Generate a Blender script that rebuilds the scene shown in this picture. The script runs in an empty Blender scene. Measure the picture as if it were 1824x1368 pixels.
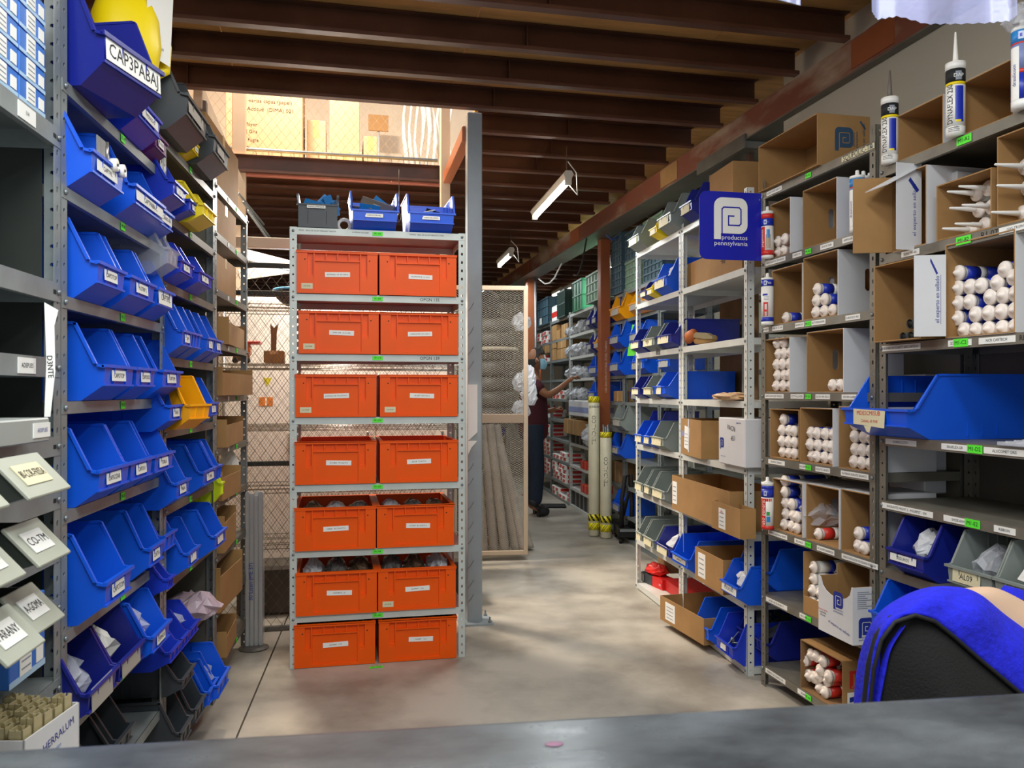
import bpy, math, random
from mathutils import Matrix, Vector, Euler
sc = bpy.context.scene
COL = sc.collection
F, PX0, PY0, H = 1450.0, 912.0, 697.0, 1.38      # focal length in px, horizon, eye height
# ---------------- camera, world, exposure ----------------
cam = bpy.data.cameras.new('camera'); cam.sensor_width = 36; cam.lens = 36*F/1824
cam.shift_y = (PY0-684)/1824; cam.clip_start = .05; cam.clip_end = 100
cam.dof.use_dof = True; cam.dof.focus_distance = 3.6; cam.dof.aperture_fstop = 9
co = bpy.data.objects.new('camera', cam); COL.objects.link(co)
co.location = (0, 0, H); co.rotation_euler = (math.pi/2, 0, 0); sc.camera = co
w = bpy.data.worlds.new('world'); sc.world = w; w.use_nodes = True
w.node_tree.nodes['Background'].inputs[0].default_value = (.80, .86, .92, 1)
w.node_tree.nodes['Background'].inputs[1].default_value = 0.55
sc.view_settings.view_transform = 'Standard'; sc.view_settings.look = 'None'
sc.view_settings.gamma = 1; sc.view_settings.exposure = 0.85; sc.view_settings.use_curve_mapping = False
TH = math.atan(.215)                               # the building is turned this much against the lens
def area(loc, rot, sx, sy, power, col):
    l = bpy.data.lights.new('area_light', 'AREA'); l.shape = 'RECTANGLE'; l.size = sx; l.size_y = sy
    l.energy = power; l.color = col
    o = bpy.data.objects.new('area_light', l); COL.objects.link(o); o.location = loc; o.rotation_euler = rot
    return o
COOL, WARM, NEUT = (.90, .97, 1.0), (1.0, .82, .62), (1.0, .95, .87)
# fluorescent rows of the hall: behind the counter, over the aisle and beyond the fence, plus an added upward fill
area((-0.35, .55, 2.85), (math.radians(18), 0, TH), 1.0, 1.2, 28, COOL)
area((0.75, 1.3, 2.98), (0, 0, TH), .25, 1.3, 18, COOL)
area((-.3, .5, 2.3), (math.pi, 0, TH), .9, .9, 14, NEUT)  # unseen fill facing up, added to brighten the ceiling boards
area((-.1, 3.1, 2.99), (0, 0, TH), .2, 1.3, 10, NEUT)
area((-1.9, 6.1, 5.2), (0, 0, TH), .5, .35, 165, WARM)      # upstairs lamps shining through the stairwell
area((-1.2, 5.35, 2.6), (0, 0, TH), .5, .5, 36, NEUT)      # tube light of the caged store
area((0.02, 10.5, 2.82), (0, 0, TH), .2, 1.3, 14, COOL)
area((1.2, 8.6, 2.72), (0, 0, TH), .12, 1.2, 12, COOL)
area((.34, 6.0, 2.70), (0, 0, TH), .12, 1.2, 13, COOL)
area((-.5, 8.6, 2.75), (0, 0, TH), .12, 1.2, 8, COOL)

# ---------------- materials ----------------
MATS = {}
def lin(c): return c/12.92 if c <= .04045 else ((c+.055)/1.055)**2.4
def hexc(h): return tuple(lin(int(h[i:i+2], 16)/255) for i in (0, 2, 4)) + (1,)
def M(name, col='888888', rough=.5, metal=0, var=0, scale=6, bump=0, col2=None, alpha=None, emit=0, trans=0, stretch=None, rvar=0, spec=None, detail=4, lo=.35, hi=.7):
    if name in MATS: return MATS[name]
    m = bpy.data.materials.new(name); m.use_nodes = True; nt = m.node_tree; N = nt.nodes; L = nt.links
    b = N['Principled BSDF']; c = hexc(col)
    b.inputs['Base Color'].default_value = c; b.inputs['Roughness'].default_value = rough; b.inputs['Metallic'].default_value = metal
    if spec is not None: b.inputs['Specular IOR Level'].default_value = spec
    if emit: b.inputs['Emission Color'].default_value = c; b.inputs['Emission Strength'].default_value = emit
    if trans: b.inputs['Transmission Weight'].default_value = trans
    if alpha is not None: b.inputs['Alpha'].default_value = alpha
    if var or col2 or bump or rvar:
        tc = N.new('ShaderNodeTexCoord'); mp = N.new('ShaderNodeMapping'); nz = N.new('ShaderNodeTexNoise')
        L.new(tc.outputs['Object'], mp.inputs[0]); L.new(mp.outputs[0], nz.inputs['Vector'])
        if stretch: mp.inputs['Scale'].default_value = stretch
        nz.inputs['Scale'].default_value = scale; nz.inputs['Detail'].default_value = detail; nz.inputs['Roughness'].default_value = .6
        if var or col2:
            r = N.new('ShaderNodeValToRGB'); L.new(nz.outputs['Fac'], r.inputs[0])
            c2 = hexc(col2) if col2 else tuple(min(1, x*(1-var)) for x in c[:3])+(1,)
            r.color_ramp.elements[0].position = lo; r.color_ramp.elements[1].position = hi
            r.color_ramp.elements[0].color = c2; r.color_ramp.elements[1].color = c
            L.new(r.outputs[0], b.inputs['Base Color'])
        if rvar:
            mr = N.new('ShaderNodeMapRange'); L.new(nz.outputs['Fac'], mr.inputs[0])
            mr.inputs[3].default_value = max(0, rough-rvar); mr.inputs[4].default_value = rough+rvar; L.new(mr.outputs[0], b.inputs['Roughness'])
        if bump:
            bp = N.new('ShaderNodeBump'); bp.inputs['Strength'].default_value = bump; bp.inputs['Distance'].default_value = .01
            L.new(nz.outputs['Fac'], bp.inputs['Height']); L.new(bp.outputs[0], b.inputs['Normal'])
    MATS[name] = m
    return m
BLUE = M('blue plastic', '0E58DC', .38, bump=.04, scale=40)
ROYAL = M('royal blue plastic', '1E3CC8', .38, bump=.04, scale=40)
NAVY = M('navy plastic', '16248A', .4, bump=.04, scale=40)
PURPLE = M('maroon plastic', '64246A', .45)
YEL = M('yellow plastic', 'F2D80A', .4)
AMBER = M('amber plastic', 'F5A608', .4)
GREYP = M('grey plastic', '8A9490', .45, var=.15)
DARKP = M('charcoal plastic', '3E444A', .45, var=.15)
BLACKP = M('black plastic', '191B1E', .45)
ORANGE = M('orange plastic', 'F25A00', .42, var=.06, scale=5, bump=.05, spec=.3)
LIME = M('lime plastic', 'D8EC1C', .5)
STEEL = M('grey painted steel', '8C9494', .42, .2, var=.25, scale=9, rvar=.1)
STEELD = M('dusty grey steel', '77756C', .5, .25, var=.3, scale=7, rvar=.1)
STEELR = M('olive grey steel', '827F74', .45, .3, var=.28, scale=8, rvar=.1)
WHITEP = M('white painted steel', 'DADDD8', .42, .05, var=.1, scale=7)
WHITER = M('cool white painted steel', 'C9D2CE', .42, .1, var=.12, scale=6)
UNDER = M('red reflection steel', '8A4A40', .5, .1, var=.2)  # red reflection of the orange crates, painted into the white shelf sheets
RUST = M('brown painted steel', '64402F', .38, .1, var=.35, scale=4, rvar=.12, bump=.08)
RUSTL = M('light brown painted steel', 'A25C38', .4, .05, var=.2, scale=5, rvar=.1)
GIRD = M('worn brown girder paint', '8A5543', .35, .1, col2='B3A08C', scale=2.6, stretch=(1, .5, 1.6), lo=.36, hi=.52, rvar=.1, bump=.06)
GALV = M('galvanised steel', '8F979B', .38, .6, var=.2, scale=14)
CARD = M('brown cardboard', 'A9814F', .85, var=.18, scale=5, bump=.05)
CARDD = M('dark cardboard', '8C6A44', .85, var=.25, scale=5)
CARDW = M('white coated board', 'DADBDE', .6, var=.06, scale=5)
PLY = M('plywood', 'DDAE6C', .6, var=.3, scale=3, stretch=(1, 6, 1))
OSB = M('osb board', 'D9A765', .7, var=.3, scale=18)
CONC = M('polished concrete', 'B0AA9E', .42, col2='857F74', scale=1.9, detail=10, rvar=.14, lo=.34, hi=.58, bump=.03)
WALLM = M('beige plaster wall', 'B9B4A4', .8, var=.05, scale=3)
BRIGHT = M('cream wall board', 'E8DCC8', .7, var=.06)
CTR = M('worn dark laminate', '181B20', .3, col2='5A6064', scale=7, detail=12, rvar=.2, lo=.3, hi=.72, stretch=(.8, 1.4, 1), bump=.12)
PAPER = M('paper', 'EDEEEA', .7)
TAPEC = M('yellowed label', 'D9D2B0', .7)
INK = M('black ink', '16171A', .7)
INKB = M('blue ink', '1B2F8F', .6)
INKR = M('red ink', 'C4261E', .6)
GREEN = M('green label', '5CF03A', .6)
LOGOB = M('sign blue', '1C23AC', .3)
WHITE = M('white plastic', 'F2F1EC', .4)
REDB = M('red print', 'D5342A', .4)
BLUEP = M('blue print', '1F35B0', .35)
LBLUE = M('light blue print', '2E86CE', .4)
GREENC = M('green crate plastic', '1E7A4C', .5)
SAGE = M('sage crate plastic', '85A38C', .5)
SLATE = M('slate crate plastic', '44606E', .5)
DKGRN = M('dark green crate plastic', '25403A', .5)
FILM = M('clear film', 'E4E8F2', .18, alpha=.35, bump=.9, scale=22)
FILMW = M('milky film bag', 'E6E9EE', .3, alpha=.72, bump=.9, scale=14)
BAGG = M('white bags', 'C9CCD2', .45, var=.35, scale=30, bump=.6)
BLK = M('black rubber', '101112', .7)
TUBEL = M('lit fluorescent tube', 'FFFDF2', .3, emit=9)
TAN = M('tan painted steel', 'C9B49A', .45, var=.1)
WIRE = M('fence wire', '6A6054', .4, .4)
CHROME = M('chrome wire', 'A09C94', .3, .8)
SKIN = M('skin', '9C6A4A', .55)
HAIR = M('dark hair', '15110F', .7)
SHIRT = M('maroon shirt', '4A1420', .85, var=.2)
JEAN = M('dark jeans', '1B2A3E', .85, var=.25, scale=20)
BOOT = M('black boot', '17171A', .6)
MASK = M('pale blue mask', '8FC2D8', .7)
FLEECE = M('royal blue fleece', '1A22E0', .95, var=.25, scale=60, bump=.5)
MESHB = M('black chair mesh', '0B0C0D', .9, bump=.4, scale=180)
CLOTH = M('beige cloth', 'D8B79C', .9, var=.08)
PVC = M('ivory pvc', 'D8D4B8', .4, var=.12, scale=8)
HAZY = M('yellow tape', 'EBDD18', .4)
WRAP = M('foam wrap', 'B6AC9E', .6, var=.25, scale=12, bump=.5)
GREYW = M('grey wrap', '5E5A52', .5, var=.35, scale=9, bump=.6)

# ---------------- mesh building ----------------
FRONT = Matrix(((1, 0, 0), (0, 0, -1), (0, 1, 0)))       # faces -y
SIDEP = Matrix(((0, 0, 1), (1, 0, 0), (0, 1, 0)))        # faces +x
BACK = Matrix(((-1, 0, 0), (0, 0, 1), (0, 1, 0)))        # faces +y
UPM = Matrix.Identity(3)
def rot(ax, deg): return Matrix.Rotation(math.radians(deg), 3, ax)
_tx = {}
def textmesh(s):
    if s not in _tx:
        c = bpy.data.curves.new('t', 'FONT'); c.body = s; c.size = 1; c.resolution_u = 2; c.align_x = 'CENTER'; c.align_y = 'CENTER'
        o = bpy.data.objects.new('t', c); COL.objects.link(o); bpy.context.view_layer.update()
        me = bpy.data.meshes.new_from_object(o.evaluated_get(bpy.context.evaluated_depsgraph_get()))
        vs = [v.co[:] for v in me.vertices]; fs = [tuple(p.vertices) for p in me.polygons]
        wd = (max(v[0] for v in vs)-min(v[0] for v in vs)) if vs else 1
        _tx[s] = (vs, fs, wd); bpy.data.objects.remove(o); bpy.data.curves.remove(c); bpy.data.meshes.remove(me)
    return _tx[s]
class MB:
    def __init__(s): s.v = []; s.f = []; s.m = []; s.sm = []; s.mats = []
    def mi(s, m):
        if m not in s.mats: s.mats.append(m)
        return s.mats.index(m)
    def add(s, vs, fs, mat, smooth=False, R=None, T=None):
        o = len(s.v)
        for p in vs:
            p = Vector(p)
            if R is not None: p = R @ p
            if T is not None: p = p + Vector(T)
            s.v.append(p)
        k = s.mi(mat)
        for f in fs: s.f.append(tuple(i+o for i in f)); s.m.append(k); s.sm.append(smooth)
        return s
    def box(s, x0, x1, y0, y1, z0, z1, mat, R=None, T=None):
        vs = [(x, y, z) for z in (z0, z1) for y in (y0, y1) for x in (x0, x1)]
        return s.add(vs, [(0, 2, 3, 1), (4, 5, 7, 6), (0, 1, 5, 4), (2, 6, 7, 3), (0, 4, 6, 2), (1, 3, 7, 5)], mat, False, R, T)
    def cbox(s, x0, x1, y0, y1, z0, z1, mat, c=.004, R=None, T=None):
        vs = []; idx = {}
        X, Y, Z = (x0, x1), (y0, y1), (z0, z1)
        for i in (0, 1):
            for j in (0, 1):
                for k in (0, 1):
                    for a in range(3):
                        p = [X[i], Y[j], Z[k]]; sg = (1-2*i, 1-2*j, 1-2*k)
                        for b in range(3):
                            if b != a: p[b] += sg[b]*c
                        idx[i, j, k, a] = len(vs); vs.append(tuple(p))
        fs = []
        for a in range(3):
            b, d = [(1, 2), (0, 2), (0, 1)][a]
            for q in (0, 1):
                def key(u, w_):
                    t = [0, 0, 0]; t[a] = q; t[b] = u; t[d] = w_; return (t[0], t[1], t[2], a)
                fs.append([idx[key(*e)] for e in ((0, 0), (1, 0), (1, 1), (0, 1))])
            for u in (0, 1):
                for w_ in (0, 1):
                    def k2(t_, ax):
                        t = [0, 0, 0]; t[a] = t_; t[b] = u; t[d] = w_; return (t[0], t[1], t[2], ax)
                    fs.append([idx[k2(0, b)], idx[k2(1, b)], idx[k2(1, d)], idx[k2(0, d)]])
        for i in (0, 1):
            for j in (0, 1):
                for k in (0, 1): fs.append([idx[i, j, k, a] for a in range(3)])
        cen = Vector(((x0+x1)/2, (y0+y1)/2, (z0+z1)/2)); out = []
        for f in fs:
            P = [Vector(vs[i]) for i in f]; n = (P[1]-P[0]).cross(P[2]-P[0])
            out.append(tuple(f) if n.dot(sum(P, Vector())/len(P)-cen) > 0 else tuple(reversed(f)))
        return s.add(vs, out, mat, False, R, T)
    def poly(s, pts, mat, R=None, T=None): return s.add(pts, [tuple(range(len(pts)))], mat, False, R, T)
    def prism(s, pts, y0, y1, mat, R=None, T=None):      # outline in x-z, extruded along y
        n = len(pts); vs = [(p[0], y0, p[1]) for p in pts]+[(p[0], y1, p[1]) for p in pts]
        fs = [tuple(range(n)), tuple(range(2*n-1, n-1, -1))]+[(i, i+n, (i+1) % n+n, (i+1) % n) for i in range(n)]
        return s.add(vs, fs, mat, False, R, T)
    def tube(s, pts, r, mat, n=8, caps=True, smooth=True, R=None, T=None):
        pts = [Vector(p) for p in pts]; rs = r if isinstance(r, (list, tuple)) else [r]*len(pts)
        vs = []; fs = []; up = None
        for i, p in enumerate(pts):
            d = (pts[min(i+1, len(pts)-1)]-pts[max(i-1, 0)]).normalized()
            if up is None:
                up = Vector((0, 0, 1)) if abs(d.z) < .9 else Vector((0, 1, 0))
            a = d.cross(up).normalized(); up = a.cross(d).normalized()
            for k in range(n):
                t = 2*math.pi*k/n; vs.append(p+(a*math.cos(t)+up*math.sin(t))*rs[i])
        for i in range(len(pts)-1):
            for k in range(n): fs.append((i*n+k, i*n+(k+1) % n, (i+1)*n+(k+1) % n, (i+1)*n+k))
        if caps: fs += [tuple(range(n-1, -1, -1)), tuple(range((len(pts)-1)*n, len(pts)*n))]
        return s.add(vs, fs, mat, smooth, R, T)
    def lathe(s, prof, mat, n=16, R=None, T=None, smooth=True):    # (r, z) along z
        vs = [(r*math.cos(2*math.pi*k/n), r*math.sin(2*math.pi*k/n), z) for r, z in prof for k in range(n)]
        fs = [(i*n+k, i*n+(k+1) % n, (i+1)*n+(k+1) % n, (i+1)*n+k) for i in range(len(prof)-1) for k in range(n)]
        fs += [tuple(range(n-1, -1, -1)), tuple(range((len(prof)-1)*n, len(prof)*n))]
        return s.add(vs, fs, mat, smooth, R, T)
    def text(s, t, pos, size, mat, R=FRONT, maxw=None, sx=1):
        vs, fs, wd = textmesh(t)
        k = size; kx = size*sx
        if maxw and wd*kx > maxw: kx = maxw/wd
        return s.add([(v[0]*kx, v[1]*k, 0) for v in vs], fs, mat, False, R, pos)
    def sticker(s, x, y, z, w_, h, t, bg=None, ink=None, R=FRONT, size=None, e=.0008):
        bg = bg or PAPER; ink = ink or INK; nrm = R @ Vector((0, 0, 1)); P = Vector((x, y, z))
        s.box(-w_/2, w_/2, -h/2, h/2, -e, e, bg, R, P)
        if t: s.text(t, P+nrm*(e+.0006), size or h*.62, ink, R, maxw=w_*.9)
        return s
    def slotplate(s, w_, h, cx, cz, hw, hh, mat, th=.004, R=None, T=None, mat2=None):   # plate x:0..w z:0..h with a rounded slot through
        out = []; inn = []
        for k in range(16):
            a = 2*math.pi*(k+.5)/16; c, n_ = math.cos(a), math.sin(a); r = min(hw, hh)
            inn.append((cx+c*r+(hw-r)*(1 if c > 0 else -1), cz+n_*r+(hh-r)*(1 if n_ > 0 else -1)))
            m_ = max(abs(c), abs(n_)); u, v_ = c/m_, n_/m_
            out.append(((w_ if u > 0 else 0)*abs(u)+cx*(1-abs(u)), (h if v_ > 0 else 0)*abs(v_)+cz*(1-abs(v_))))
        # put outline corners exactly on the corners
        for X_, Z_ in ((0, 0), (w_, 0), (0, h), (w_, h)):
            j = min(range(16), key=lambda q: (out[q][0]-X_)**2+(out[q][1]-Z_)**2); out[j] = (X_, Z_)
        vs = [(p[0], y, p[1]) for y in (0, th) for p in out+inn]
        fs = []; fs2 = []
        for k in range(16):
            q = (k+1) % 16
            fs.append((k, k+16, q+16, q)[::-1]); fs2.append((32+k, 32+q, 48+q, 48+k)[::-1]); fs.append((16+k, 48+k, 48+q, 16+q)); fs.append((k, q, 32+q, 32+k))
        s.add(vs, fs, mat, False, R, T); s.add(vs, fs2, mat2 or mat, False, R, T)
        return s
    def mesh(s, name):
        me = bpy.data.meshes.new(name); me.from_pydata(s.v, [], s.f)
        for m in s.mats: me.materials.append(m)
        me.polygons.foreach_set('material_index', s.m); me.polygons.foreach_set('use_smooth', s.sm); me.update()
        return me
    def build(s, name, parent=None, kind=None, label=None):
        o = bpy.data.objects.new(name, s.mesh(name)); COL.objects.link(o); o.parent = parent
        if kind: o['kind'] = kind
        if label: o['label'] = label
        return o
def nm(me, name, parent=None, label=None):
    o = bpy.data.objects.new(name, me); COL.objects.link(o); o.parent = parent
    if label: o['label'] = label
    return o
def tag(o, label, cat, group=None):
    o['label'] = label; o['category'] = cat
    if group: o['group'] = group
    return o
def thing(name, label, cat, loc=(0, 0, 0), rz=0, group=None):
    o = bpy.data.objects.new(name, None); COL.objects.link(o); o.location = loc; o.rotation_euler = (0, 0, rz); o.empty_display_size = .05
    return tag(o, label, cat, group)
def dup(r, loc, rz, label=None, group=None):
    c = r.copy(); COL.objects.link(c); c.location = loc; c.rotation_euler = (0, 0, rz)
    if label: c['label'] = label
    if group: c['group'] = group
    for ch in r.children:
        d = ch.copy(); COL.objects.link(d); d.parent = c
        for g in ch.children:
            e = g.copy(); COL.objects.link(e); e.parent = d
    return c
def bake(o):     # apply modifiers to the mesh
    bpy.context.view_layer.update(); dg = bpy.context.evaluated_depsgraph_get()
    me = bpy.data.meshes.new_from_object(o.evaluated_get(dg)); o.modifiers.clear(); o.data = me; return o
class Frame:      # a rack's own axes: u along its face, v into it, z up
    def __init__(s, ox, oy, phi): s.o = Vector((ox, oy)); s.phi = phi; s.ex = Vector((math.cos(phi), math.sin(phi))); s.ey = Vector((-math.sin(phi), math.cos(phi)))
    def P(s, u, v, z=0): p = s.o+s.ex*u+s.ey*v; return Vector((p.x, p.y, z))
    def u(s, px, v=0):
        r = (px-PX0)/F; ox = s.o.x+v*s.ey.x; oy = s.o.y+v*s.ey.y
        return (r*oy-ox)/(s.ex.x-r*s.ex.y)
    def z(s, px, py, v=0): return H+(PY0-py)*s.P(s.u(px, v), v).y/F
def hit(px, py, Y): return Vector(((px-PX0)/F*Y, Y, H+(PY0-py)/F*Y))
ORD = ['nearest', 'second', 'third', 'fourth', 'fifth', 'sixth', 'seventh', 'eighth', 'ninth', 'tenth']
TOPN = ['topmost', 'second', 'third', 'fourth', 'fifth', 'sixth', 'seventh', 'eighth', 'ninth', 'lowest']
# ---------------- frames ----------------
BF = Frame(0, 0, TH)                                        # building axes
RF = Frame((1358-PX0)/F*3.827, 3.827, -math.pi/2+TH)        # grey racks under the beige wall
WF = Frame((1341-PX0)/F*3.885, 3.885, -math.pi/2+math.radians(8.6))   # white rack
LF = Frame((376-PX0)/F*3.535, 3.535, math.pi/2+math.radians(8.3))     # rack of blue bins
DF = Frame((1048-PX0)/F*8.893, 8.893, -math.pi/2+math.radians(8.75))  # racks down the far aisle
JZ = H+1.656                                               # underside of the joists

# ---------------- the shell ----------------
def struct(o, parent=None): o['kind'] = 'structure'; o.parent = parent; return o
def bbox(mb, b0, b1, a0, a1, z0, z1, mat):      # a box in building axes
    return mb.box(b0, b1, a0, a1, z0, z1, mat, R=Matrix.Rotation(TH, 3, 'Z'))
fl = MB(); fl.poly([(-9, -3, -.03), (8, -3, -.03), (8, 22, -.03), (-9, 22, -.03)], CONC)
floor = struct(fl.build('floor'))
# saw-cut joint in the concrete, running to the lens beside the blue-bin rack
J0 = Vector(((470-PX0)/F*3.99, 3.99)); J1 = Vector(((398-PX0)/F*2.98, 2.98)); jd = (J1-J0).normalized()
A0 = J0-jd*14; A1 = J0+jd*6.5; nx = Vector((-jd.y, jd.x))*.004
for side in (0, 1):
    m = MB()
    if side == 0: pts = [A0+nx, A1+nx, Vector((8, -2.5)), Vector((8, 20))]
    else: pts = [A0-nx, Vector((-9, 20)), Vector((-9, -2.5)), A1-nx]
    if side == 0: pts = [A0+nx*1, A1+nx*1, Vector((8, -2.5)), Vector((8, 20))]
    vs = [(p.x, p.y, 0) for p in pts]+[(p.x, p.y, -.03) for p in pts]
    n = 4; fs = [(0, 1, 2, 3)]+[(i, i+4, (i+1) % 4+4, (i+1) % 4) for i in range(4)]
    m.add(vs, fs, CONC); struct(m.build('slab'), floor)
m = MB(); m.text('M1-H4', (0, 0, 0), .018, INK, R=UPM); m.box(-.035, .035, -.012, .012, -.002, -.0006, GREEN)
o = m.build('floor_label', floor); p = hit(670, 1189, 4.068); o.location = (p.x, p.y, .003); o.rotation_euler = (0, 0, TH)
# walls
m = MB(); bbox(m, 2.40, 2.5, -2, 4.06, 0, JZ+.25, WALLM); struct(m.build('wall_right'))
m = MB(); bbox(m, -3.1, -3.0, -2, 16, 0, JZ+3.2, BRIGHT); struct(m.build('wall_left'))
m = MB(); bbox(m, -3.1, 6, 15.6, 15.7, 0, JZ+.2, WALLM); struct(m.build('wall_back'))
m = MB(); bbox(m, 4.4, 4.5, 3, 15.6, 0, JZ+.2, WALLM); struct(m.build('wall_far_right'))
# ceiling of plywood sheets on steel joists; a stairwell is left open
JA = [4.22*.92-.468*k*.92 for k in (5, 4, 3, 2, 1)]+[4.22*.92, 4.68*.92, 5.15*.92]
step = .43
B0V, B1V, A0V, A1V = -2.2, .86, 4.80, 6.52      # stairwell
ceil = bpy.data.objects.new('ceiling', None); COL.objects.link(ceil); ceil['kind'] = 'structure'
sheet = {}
def ply(b0, b1, a0, a1):
    k = (round(b1-b0, 3), round(a1-a0, 3))
    if k not in sheet:
        q = MB(); q.box(0, b1-b0, 0, a1-a0, 0, .018, PLY); sheet[k] = q.mesh('plywood_sheet')
    o = nm(sheet[k], 'plywood_sheet', ceil); o.location = BF.P(b0, a0, JZ+.133); o.rotation_euler = (0, 0, TH); o['kind'] = 'structure'
bs = [-3.0+1.22*i for i in range(7)]
for i, b in enumerate(bs):
    a = -2.0
    while a < 15.5:
        nb = b+1.216; na = a+2.436
        if b < B1V and nb > B0V and na > A0V and a < A1V:     # trimmed round the stairwell
            if a < A0V-.05: ply(b, nb, a, A0V)
            if na > A1V+.05: ply(b, nb, A1V, na)
            if b < B0V-.05: ply(b, B0V, max(a, A0V), min(na, A1V))
            if nb > B1V+.05: ply(B1V, nb, max(a, A0V), min(na, A1V))
        else: ply(b, nb, a, na)
        a += 2.44
jm = {}
def joist(b0, b1, a):
    k = round(b1-b0, 3)
    if k not in jm:
        q = MB(); L_ = b1-b0
        q.box(0, L_, 0, .004, 0, .13, RUST); q.box(0, L_, -.045, 0, 0, .004, RUST); q.box(0, L_, -.045, 0, .126, .13, RUST)
        q.box(0, L_, -.045, -.041, .004, .018, RUST)
        for x in (.6, 2.2, 3.9):
            if x < L_: q.box(x, x+.006, -.04, 0, .004, .126, RUST)
        jm[k] = q.mesh('joist')
    o = nm(jm[k], 'joist', ceil); o.location = BF.P(b0, a, JZ); o.rotation_euler = (0, 0, TH); o['kind'] = 'structure'
for a in JA: joist(-3.0, 2.36, a)
a = JA[-1]+step
while a < 15.4:
    if a < A1V-.1:
        joist(B1V+.02, 2.36, a); joist(-3.0, B0V, a)
    else: joist(-3.0, 2.36, a)
    if a > 4.0: joist(2.57, 4.4, a)
    a += step
# joist twin at the edge of the stairwell
# girder along the wall line, long worn box beam
g = thing('steel_girder', 'long worn reddish-brown box girder carrying the ceiling joists above the grey and white racks', 'beam', BF.P(2.364, -2, 2.87), TH)
q = MB(); q.cbox(0, .2, 0, 17.4, 0, .166, GIRD, .006); q.build('beam', g)
q = MB(); q.box(-.012, .212, 0, 17.4, -.008, 0, STEELD); q.build('bottom_flange', g)
for a in (5.1, 7.4, 9.8, 12):
    q = MB(); q.box(-.006, .0, a, a+.3, .02, .15, CARD if a == 7.4 else RUSTL); q.build('splice_plate', g)
q = MB(); q.cbox(-.02, .0, 4.85+1.55, 4.85+2.2, -.055, .03, STEELD, .004); q.cbox(.0, .0+.2, 6.4, 7.05, -.055, -.009, STEELD, .004); q.build('bracket', g)
# the stairwell's edge beam, posts, stringer, railing
eb = thing('stairwell_beam', 'scuffed reddish beam with white drips edging the upper floor', 'beam', BF.P(B0V, A1V, JZ-.002), TH)
q = MB(); q.cbox(0, 3.02, 0, .05, 0, .128, M('scuffed pink brown paint', 'B06A58', .4, col2='C49A84', scale=3, lo=.3, hi=.42), .004); q.build('beam', eb)
for x, w_, h in ((1.02, .014, .12), (1.13, .006, .1), (2.62, .005, .12), (2.80, .005, .07), (1.18, .004, .05)):
    q = MB(); q.box(x, x+w_, -.0012, 0, .128-h, .128, PAPER); q.build('paint_drip', eb)
q = MB(); q.box(0, 3.02, -.03, .06, .13, .15, PLY); q.build('deck_edge', eb)
def post(name, label, b, a, w_, d_, z0, z1, mat, plate=True):
    t = thing(name, label, 'post', BF.P(b, a, 0), TH)
    q = MB(); q.cbox(0, w_, 0, d_, z0, z1, mat, .005); q.build('shaft', t)
    if plate:
        q = MB(); q.box(-.05, w_+.06, -.05, d_+.05, z0-.001, z0+.012, mat); q.build('base_plate', t)
        for x, y in ((-.03, -.03), (w_+.04, -.03), (w_+.04, d_+.03)):
            q = MB(); q.lathe([(.011, z0+.012), (.011, z0+.022), (.005, z0+.023), (.005, z0+.045)], GALV, 6, T=(x, y, 0), smooth=False); q.build('anchor_bolt', t)
    return t
# grey-blue steel column right of the orange crates
c = BF.P(0, 0); cu = ((833-PX0)/F*4.82, 4.82)
cb = cu[0]*math.cos(TH)+cu[1]*math.sin(TH); ca = -cu[0]*math.sin(TH)+cu[1]*math.cos(TH)
colm = post('steel_column', 'blue-grey square steel column on a bolted plate beside the orange crate rack', cb, ca, .088, .09, .0, JZ, M('grey column paint', '98A4AA', .35, .1, var=.15, scale=4))
for k in range(16):
    z = .12+k*.115+(.03 if k % 3 == 0 else 0)
    q = MB(); q.tube([(.0, -.003, z-.02), (.018, -.006, z+.0), (.035, -.006, z+.03)], .0012, WIRE, 5); q.build('wire_tie', colm)
q = MB(); q.prism([(0, 0), (.055, .05), (.055, .33), (0, .33)], -.02, -.0185, PAPER); q.prism([(0, -.08), (.02, -.04), (.055, .0), (.0, .0)], -.02, -.0185, PAPER)
pp = tag(q.build('paper_sheet'), 'white paper sheet hanging on the grey column beside the orange crates', 'paper'); pp.location = BF.P(cb-.005, ca-.03, 1.02+.07); pp.rotation_euler = (0, 0, TH)
def bpix(px, Y): r = (px-PX0)/F; X = r*Y; return (X*math.cos(TH)+Y*math.sin(TH), -X*math.sin(TH)+Y*math.cos(TH))
b_, a_ = bpix(785, 6.35); post('stair_post', 'tan post at the right side of the stairwell opening', b_, a_, .075, .07, 0, 5.0, TAN, False)
b_, a_ = bpix(413, 6.2); post('stair_post', 'pale tan post at the blue-bin rack side of the stairwell opening', b_, a_, .1, .07, 0, 5.0, TAN, False)
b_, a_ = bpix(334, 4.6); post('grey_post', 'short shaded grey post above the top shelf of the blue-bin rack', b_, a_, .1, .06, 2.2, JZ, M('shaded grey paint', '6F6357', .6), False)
def beam(name, label, p0, p1, w_, h_, mat, cat='beam'):
    p0 = Vector(p0); p1 = Vector(p1); d = p1-p0; q = MB(); q.cbox(-w_/2, w_/2, 0, d.length, -h_/2, h_/2, mat, .004)
    o = q.build(name); o.location = p0; o.rotation_mode = 'QUATERNION'; o.rotation_quaternion = d.to_track_quat('Y', 'Z'); return tag(o, label, cat)
beam('diagonal_brace', 'slanting steel brace beside the right edge of the stairwell', hit(832, 238, 4.9), hit(796, 318, 6.4), .06, .09, RUSTL)
beam('stair_stringer', 'slanting tan stair stringer beside the pale stairwell post', hit(352, 170, 4.6), hit(430, 345, 5.9), .05, .14, TAN)
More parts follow.
